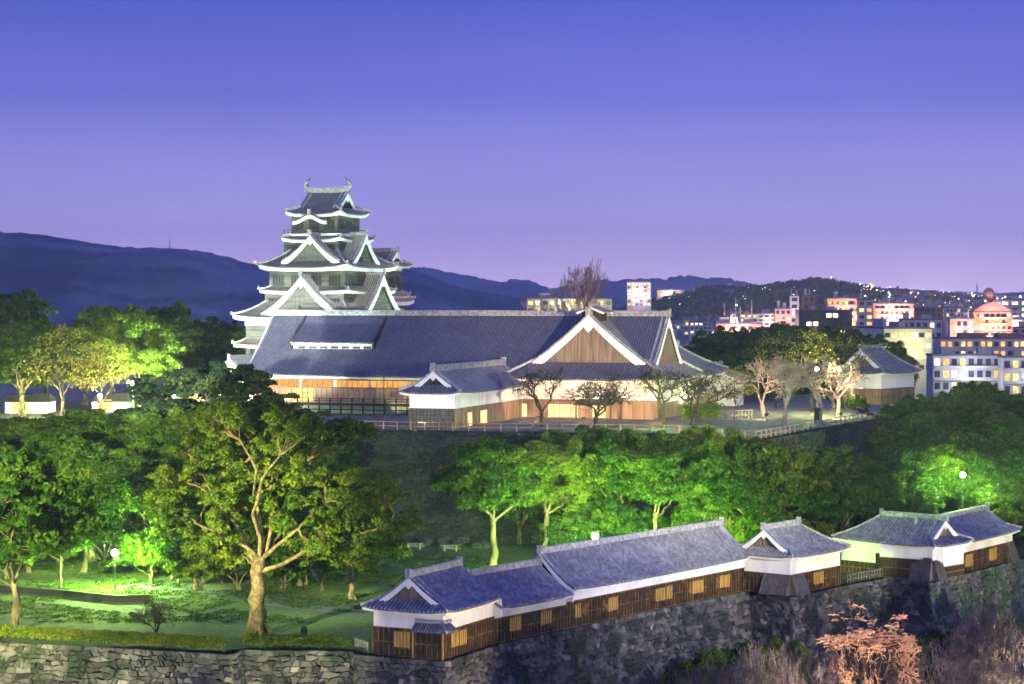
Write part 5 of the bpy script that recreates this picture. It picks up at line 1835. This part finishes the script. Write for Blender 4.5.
mb.hexa([(-.4, -.25, 0), (.4, -.25, 0), (.4, .25, 0), (-.4, .25, 0)], [(-.3, -.2, 1.3), (.3, -.2, 1.3), (.3, .2, 1.3), (-.3, .2, 1.3)])
mb.ball((0, 0, 1.3), .3, 8, 6, (1, .66, .7))
o = mb.build('stone_marker', M_stone)
o.location = G(304, 641)
tag(o, 'small upright stone marker right of the camphor trunk', 'marker')
def fence(name, pts, h, label, mat=None, step=1.6, rails=(.45, .95), pw=.09):
    o = V(pts[0])
    t = thing(name, label, 'fence', o)
    mbr = MB()
    for a, b in zip(pts[:-1], pts[1:]):
        a, b = V(a) - o, V(b) - o
        for rz_ in rails:
            mbr.tube([a + ZUP * rz_ * h, b + ZUP * rz_ * h], [.06, .06], 5)
        L = (b - a).length
        n = max(1, round(L / step))
        for k in range(n + 1):
            if k == n and b + o != V(pts[-1]):
                continue
            p = a.lerp(b, k / n)
            mb = MB()
            mb.box(p.x - pw, p.x + pw, p.y - pw, p.y + pw, p.z, p.z + h)
            mb.build('post', mat or M_wood, t)
    mbr.build('rail', mat or M_wood, t)
    return t
fence('fence', [(24, 299, HT), (33.2, 285.4, HT), (43.2, 306.5, HT), (59, 338, HT)], 1.2, 'timber rail fence along the right terrace edge', M_tan, step=2.2, pw=.07)
fence('fence', [(-23, 310.2, HT), (-8.6, 304.6, HT), (3, 303.2, HT), (23.8, 299.2, HT)], 1.2, 'timber rail fence below the palace front', M_tan, step=2.2)
fence('fence', [(-15.2, 204.2, 0), (-13.9, 201.9, 0)], 1.15, 'short picket fence left of the corner turret', step=.5, rails=(.3, .6, .92))
fence('picket_fence', [(40.2, 251.5, 0), (45.9, 258.2, 0)], 1.2, 'pale picket fence in the gap beside the small turret', step=.62, rails=(.4, .85), pw=.05)
fence('picket_fence', [tuple(V((*P(722, 300, 332).xy, HT))), tuple(V((*P(752, 300, 336).xy, HT)))], 1.5, 'pale picket fence right of the tall lit hedge', M_wood, step=.7, pw=.06)

mb = MB()
mb.box(-.4, .4, -.25, .25, 0, 1.7)
mb.hexa([(-.6, -.4, 1.701), (.6, -.4, 1.701), (.6, .4, 1.701), (-.6, .4, 1.701)], [(-.5, -.02, 2.1), (.5, -.02, 2.1), (.5, .02, 2.1), (-.5, .02, 2.1)])
o = mb.build('notice_post', M_dark)
o.location = V((*P(836, 300, 330).xy, HT)) - V((3.0, 0, 0))
tag(o, 'dark roofed notice post by the terrace fence', 'post')
# bright low buildings behind the left terrace trees
for px0, px1, D, py0, lb, m_ in [(5, 48, 352, 402, 'low lit shop hut at the left end of the terrace', M_white2), (92, 128, 356, 402, 'long white lit hut behind the left terrace lamps', M_white2), (172, 226, 372, 376, 'pale lit hall between the terrace trees and storehouse', M_white)]:
    x0, x1 = P(px0, 300, D).x, P(px1, 300, D).x
    zt = CAMZ - (py0 - YH) / FOC * D
    t = thing('hut', lb, 'hut', ((x0 + x1) / 2, D, HT), 0, 'huts on the left terrace')
    w = (x1 - x0) / 2
    mb = MB()
    mb.box(-w, w, 0, 6, 0, zt - HT)
    mb.build('wall', m_, t)
    mb = MB()
    mb.hexa([(-w - .5, -.7, zt - HT + .01), (w + .5, -.7, zt - HT + .01), (w + .5, 6.7, zt - HT + .01), (-w - .5, 6.7, zt - HT + .01)], [(-w + .5, 2.7, zt - HT + 1.3), (w - .5, 2.7, zt - HT + 1.3), (w - .5, 3.3, zt - HT + 1.3), (-w + .5, 3.3, zt - HT + 1.3)])
    mb.build('roof', M_dark, t)
    mb = MB()
    mb.box(-w * .7, w * .1, -.06, -.003, .4, 2.1)
    mb.build('window', M_lit2, t)
# ------------------------------------------------------------------ the town
def flat(name, c, var=.82):
    return surf(name, tuple(x * var for x in c), c, .15, .85)
M_salmon = flat('salmon_wall', (.55, .30, .25))
M_pinkw = flat('pink_wall', (.62, .34, .30))
M_palew = flat('pale_wall', (.55, .46, .46))
M_brownw = flat('brown_wall', (.20, .11, .10))
M_darkw = flat('dark_wall', (.06, .05, .06))
M_olivew = flat('cream_wall', (.62, .60, .40))
M_greenw = flat('green_wall', (.30, .48, .36))
M_greyw = flat('grey_wall', (.38, .37, .40))
M_roofd = flat('town_roof', (.12, .12, .14))
M_roofbr = flat('brown_roof', (.22, .15, .14))
W_y = emit('yellow_window', (1, .72, .25), 1.5, .6)
W_w = emit('white_window', (1, .93, .72), 1.7, .6)
W_o = emit('orange_window', (1, .45, .14), 1.3, .5)
W_d = surf('dark_glass', (.02, .025, .04), (.05, .06, .08), .3, .15)
M_spot = emit('town_light', (1, .92, .75), 10)
M_spot2 = emit('town_light_cool', (.75, .95, 1), 9)
M_spot3 = emit('town_light_orange', (1, .42, .12), 8)
TR = random.Random(21)
def block(label, px0, px1, py0, py1, D, wall, floors, cols, wins, lit=.6, depth=None, side=None, rz=0.0, roof=None, name='building', balcony=False, win_h=.5, win_w=.6, extra=None, base=-11.0, glow=None):
    """a town block standing on the plain; py0 is its roof line, py1 the lowest storey drawn with windows"""
    p0 = P(px0, py0, D)
    x1 = P(px1, py0, D).x
    w = x1 - p0.x
    zt, zb = p0.z, P(px0, py1, D).z
    H = zt - base
    t = thing(name, label, 'building', (p0.x, D, base), rz)
    d = depth or w * .5
    mb = MB()
    mb.box(0, w, 0, d, 0, H)
    wl = mb.build('wall', wall, t)
    mb = MB()
    k_ = max(.15, w * .006)
    mb.box(-k_, w + k_, -k_, d + k_, H + .005, H + max(.4, (zt - zb) * .035))
    mb.build('roof', roof or M_roofd, t)
    if side:
        mb = MB()
        mb.box(w + .01, w + .2, 0, d, 0, H - .1)
        mb.build('side_wall', side, t)
    fh = (zt - zb) / floors
    cw = w / cols
    for f in range(floors):
        for c in range(cols):
            z = zb - base + fh * (f + .22)
            x = cw * (c + .5 - win_w / 2)
            m = TR.choice(wins) if TR.random() < lit else W_d
            mb = MB()
            mb.box(x, x + cw * win_w, -.12, -.01, z, z + fh * win_h)
            mb.build('window', m, t)
        if balcony:
            mb = MB()
            mb.box(.1, w - .1, -1.2, -.125, zb - base + fh * f - .1, zb - base + fh * f + .08)
            mb.box(.1, w - .1, -1.2, -1.1, zb - base + fh * f + .081, zb - base + fh * f + fh * .2)
            mb.build('balcony', wall, t)
    for k in range(2):
        a = TR.uniform(.05, .25) * w + k * .45 * w
        mb = MB()
        mb.box(a, a + w * TR.uniform(.08, .26), d * .3, d * .6, H + .4, H + TR.uniform(1.2, 2.6))
        mb.build('rooftop_plant', roof or M_greyw, t)
    if extra:
        extra(t, w, d, H)
    if glow:
        l = bpy.data.lights.new('facade_light', 'POINT')
        l.energy = glow[0]
        l.color = glow[1]
        l.shadow_soft_size = 1
        o = bpy.data.objects.new('facade_light', l)
        C.objects.link(o)
        o.parent = t
        o.location = (w * .5, -max(6, w * .4), (zt + zb) / 2 - base)
    return t
def dome_tank(t, w, d, H):
    mb = MB()
    mb.tube([(w * .45, d * .4, H), (w * .45, d * .4, H + 3)], [1.2, 1.2], 8)
    mb.ball((w * .45, d * .4, H + 5.4), 1.9, 12, 8, (1, 1, 1.15))
    mb.build('water_tank', M_salmon, t)
    pts = [(w * .02 + w * .96 * k / 12, 0, H + .4 + 2.6 * math.sin(math.pi * k / 12)) for k in range(13)]
    mb = MB()
    mb.hexa([(p[0], -.4, p[2]) for p in pts], [(p[0], 1.2, p[2]) for p in pts])
    mb.build('arched_parapet', M_pinkw, t)
def masts(t, w, d, H):
    mb = MB()
    for a, h in ((.2, 7), (.45, 9), (.55, 6), (.8, 8)):
        mb.tube([(w * a, d * .4, H), (w * a, d * .4, H + h)], [.16, .1], 5)
    mb.build('antenna', M_palew, t)
block('white high rise hotel standing alone above the palace roof', 627, 651, 282, 306, 1500, M_palew, 7, 6, [W_w, W_y], .75, name='high_rise', glow=(7897, (1, .9, .9)))
block('long cream lit school building behind the tall leafless tree', 527, 612, 299, 314, 900, M_olivew, 2, 12, [W_y, W_w], .55, glow=(13162, (1, .95, .6)))
block('small pale lit building right of the white high rise', 657, 682, 290, 300, 1840, M_palew, 2, 5, [W_w, W_o], .7, glow=(10968, (1, .8, .7)))
block('low salmon building with rooftop antennas left of the dark flats', 716, 762, 324, 340, 700, M_salmon, 2, 6, [W_o, W_w], .35, extra=masts, glow=(10530, (1, .62, .5)))
block('pale pink five storey block left of the dark flats', 775, 791, 309, 334, 655, M_pinkw, 4, 3, [W_y, W_o], .25, glow=(3510, (1, .75, .7)))
block('narrow white stair tower rising over the dark flats', 790, 799, 296, 330, 668, M_palew, 5, 1, [W_w], .2, glow=(1973, (1, .9, .9)))
block('brown square tower block beside the white stair tower', 803, 815, 296, 330, 676, M_brownw, 5, 2, [W_o], .2)
block('dark flats with a few bright windows behind the tree belt', 799, 852, 311, 336, 640, M_darkw, 3, 8, [W_y, W_w], .45, win_w=.75, balcony=True)
block('terraced pink flats with brown upper storey', 827, 860, 299, 334, 720, M_salmon, 5, 6, [W_o, W_y], .4, balcony=True, glow=(9213, (1, .6, .5)))
block('narrow dark apartment slab right of the terraced flats', 858, 873, 300, 340, 690, M_greyw, 6, 2, [W_y, W_o], .4)
block('bright pink hotel with orange balconies', 875, 914, 304, 332, 720, M_pinkw, 5, 8, [W_o, W_w, W_o], .6, balcony=True, glow=(15356, (1, .55, .45)))
block('cream office with rows of bright windows and green side', 884, 933, 329, 372, 520, M_olivew, 4, 7, [W_w, W_y], .8, side=M_greenw, depth=30, win_w=.72, win_h=.42, rz=R(6), glow=(2851, (1, .95, .6)))
block('grey flat roofed office behind the cream office', 902, 942, 320, 340, 600, M_greyw, 2, 6, [W_w], .2)
block('pale pink low block left of the arched pink building', 950, 974, 319, 345, 640, M_pinkw, 3, 4, [W_w, W_o], .35, glow=(5265, (1, .75, .7)))
block('pink building with arched parapet and round rooftop tank', 973, 1012, 312, 343, 650, M_salmon, 5, 7, [W_o, W_w], .45, extra=dome_tank, balcony=True, glow=(9213, (1, .58, .42)))
block('long low brown roofed row behind the grey flats', 940, 1046, 339, 358, 560, M_palew, 2, 16, [W_y, W_o], .5, roof=M_roofbr)
block('grey flats with large lit balcony windows at the edge of the wood', 933, 1001, 356, 392, 460, M_greyw, 3, 8, [W_y, W_w, W_o], .38, win_w=.62, win_h=.55, balcony=True, glow=(2959, (.9, .9, 1)))
block('grey flats cut by the right edge of the photo', 1003, 1062, 358, 396, 455, M_greyw, 3, 7, [W_y, W_w, W_o], .38, win_w=.62, win_h=.55, balcony=True, glow=(1973, (.9, .9, 1)))
block('bright white school on the hill top at the far right', 902, 946, 292, 302, 2000, M_white2, 2, 9, [W_w], .95, glow=(131625, (.9, 1, .95)), base=30)
block('lit long building on the crest of the wooded hill', 838, 876, 287, 292, 1900, M_palew, 1, 8, [W_w, W_o], .9, base=30)
for px0, px1, py0, py1, D, m_, lb in [(1012, 1060, 328, 345, 700, M_pinkw, 'pinkish flats at the right edge behind the arched building'), (946, 968, 308, 322, 900, M_greyw, 'grey block behind the pale pink low block'), (914, 948, 308, 322, 950, M_brownw, 'brown dim block right of the bright pink hotel'), (740, 776, 314, 326, 900, M_greyw, 'dim grey block left of the pale pink block'), (690, 716, 322, 334, 800, M_greyw, 'low dim block right of the palace gable'), (1000, 1060, 300, 318, 1200, M_greyw, 'dim distant block at the right edge')]:
    block(lb, px0, px1, py0, py1, D, m_, 3, 6, [W_y, W_w], .3)
HP = [(600, 321), (640, 310), (655, 306), (672, 301), (690, 298), (704, 294), (718, 292), (732, 294), (750, 294), (775, 291), (800, 287), (815, 285), (830, 287), (850, 290), (880, 295), (910, 297), (940, 300), (980, 304), (1060, 309), (1200, 313)]
def hill_z(x, y):
    pxe = x / 1900 * FOC + 512
    crest = float(np.interp(pxe, [p[0] for p in HP], [p[1] for p in HP]))
    top = CAMZ + (YH - crest) / FOC * 1900
    t = min(.5, max(0, (y - 1500) / 800))
    return -11 + (top + 11) * math.sin(t * math.pi) ** .85
for k in range(20):
    px0 = TR.uniform(880, 1040) if k % 4 else TR.uniform(690, 780)
    D = TR.uniform(760, 1400)
    w_ = TR.uniform(12, 30) * 900 / D
    py0 = TR.uniform(306, 330) if k % 4 else TR.uniform(314, 326)
    t = block('distant lit block among the dense lights of the hillside town', px0, px0 + w_, py0, py0 + TR.uniform(9, 15), D, TR.choice([M_salmon, M_palew, M_greyw, M_pinkw, M_olivew]), 3, 5, [W_o, W_w, W_y], .5, glow=(TR.uniform(9000, 26000), (1, .72, .58)))
    t['group'] = 'distant blocks of the hillside town'
# small far houses among the hills
house_m = []
for wm in (M_palew, M_greyw, M_brownw):
    mb = MB()
    mb.box(-4, 4, -4, 4, 0, 5)
    mb.hexa([(-4.6, -4.6, 5.01), (4.6, -4.6, 5.01), (4.6, 4.6, 5.01), (-4.6, 4.6, 5.01)], [(-3.5, -.2, 7.4), (3.5, -.2, 7.4), (3.5, .2, 7.4), (-3.5, .2, 7.4)], mi=1)
    mb.box(-2.6, -.6, -4.1, -4.01, 1, 3, mi=2)
    mb.box(1.0, 2.6, -4.1, -4.01, 1, 3, mi=3)
    house_m.append(mb.mesh('house', [wm, M_roofd, W_y, W_d]))
for k in range(170):
    px = TR.uniform(645, 735) if k % 3 == 0 else TR.uniform(880, 1050)
    D = TR.uniform(1540, 1880)
    p = P(px, 300, D)
    o = link(house_m[k % 3], 'house')
    o.location = (p.x, p.y, hill_z(p.x, p.y) - .5)
    o.rotation_euler = (0, 0, TR.uniform(-.6, .6))
    o['label'] = 'small far house of the hillside town, dim among its lights'
    o['category'] = 'house'
    o['group'] = 'far houses of the hillside town'
# far street lights, one mass
for mname, m_, n_ in (('town_lights', M_spot, 110), ('cool_town_lights', M_spot2, 40), ('orange_town_lights', M_spot3, 90)):
    mb = MB()
    for k in range(n_):
        px = TR.uniform(860, 1045) if TR.random() < .7 else TR.uniform(640, 880)
        D = TR.uniform(1530, 1890)
        p = P(px, 300, D)
        p.z = hill_z(p.x, p.y) + TR.uniform(5, 9)
        mb.ball(p, D * TR.choice((.00009, .00012, .00015, .0003)) * TR.uniform(.8, 1.2), 6, 4)
    struct(mb.build(mname, m_), 'stuff')
mb = MB()
for px, py in ((22, 262), (14, 268), (75, 268), (255, 262), (120, 300), (60, 282)):
    mb.ball(P(px, py, 2550), 1.0, 6, 4)
struct(mb.build('hill_lights', M_spot3), 'stuff')
def mast(px, py_top, py_bot, D, label):
    p = P(px, py_bot, D)
    h = (py_bot - py_top) / FOC * D
    mb = MB()
    wd = h * .09
    for sx in (-1, 1):
        for sy in (-1, 1):
            mb.tube([(sx * wd, sy * wd, 0), (sx * wd * .12, sy * wd * .12, h)], [h * .012] * 2, 4)
    for k in range(1, 8):
        s = wd * (1 - .88 * k / 8)
        mb.box(-s, s, -s, s, h * k / 8 - h * .005, h * k / 8 + h * .005)
    mb.tube([(0, 0, h), (0, 0, h * 1.15)], [h * .008, h * .004], 4)
    o = mb.build('radio_mast', M_greyw)
    o.location = p
    tag(o, label, 'mast')
mast(170, 240, 253, 3150, 'thin radio mast on the big left hill')
mast(478, 281, 294, 3150, 'small radio mast on the low end of the left hill')
mast(977, 284, 303, 1900, 'radio mast on the far right skyline')
# tree cover of the near hill and the plain: reads as one mass
pf = []
for k in range(2600):
    px = TR.uniform(600, 1060)
    D = TR.uniform(1650, 1900)
    t_ = (D - 1500) / 400
    crest = np.interp(px, [600, 640, 655, 672, 690, 704, 718, 732, 750, 775, 800, 815, 830, 850, 880, 910, 940, 980, 1060], [321, 310, 306, 301, 298, 294, 292, 294, 294, 291, 287, 285, 287, 290, 295, 297, 300, 304, 309])
    zc = CAMZ + (YH - crest) / FOC * 1900
    z = -11 + (zc + 11) * math.sin(min(1, t_) * math.pi / 2) ** .85
    p = P(px, 300, D)
    pf.append((V((p.x, p.y, z + 2)), TR.uniform(3.5, 7.5), TR.gauss(.3, .15)))
far = link(leaf_mesh('hill_trees', pf, 2.2, 20, M_leaf_dark, 8), 'hill_trees')
struct(far, 'stuff')
pf = []
for k in range(700):
    px, D = TR.uniform(690, 1060), TR.uniform(470, 620)
    p = P(px, 300, D)
    pf.append((V((p.x, p.y, -8 + TR.uniform(0, 9))), TR.uniform(2, 4.5), TR.gauss(.3, .15)))
struct(link(leaf_mesh('town_trees', pf, .9, 36, M_leaf_dark, 9), 'town_trees'), 'stuff')

# ------------------------------------------------------------------ the air
mb = MB()
mb.box(-4200, 4200, -60, 6400, -13, 250)
m, n, l = newmat('haze')
out = n.new('ShaderNodeOutputMaterial')
pv = n.new('ShaderNodeVolumePrincipled')
pv.inputs['Color'].default_value = (.86, .88, .95, 1)
pv.inputs['Density'].default_value = 0.00016
pv.inputs['Anisotropy'].default_value = 0.6
l.new(pv.outputs[0], out.inputs['Volume'])
struct(mb.build('haze', m), 'stuff')
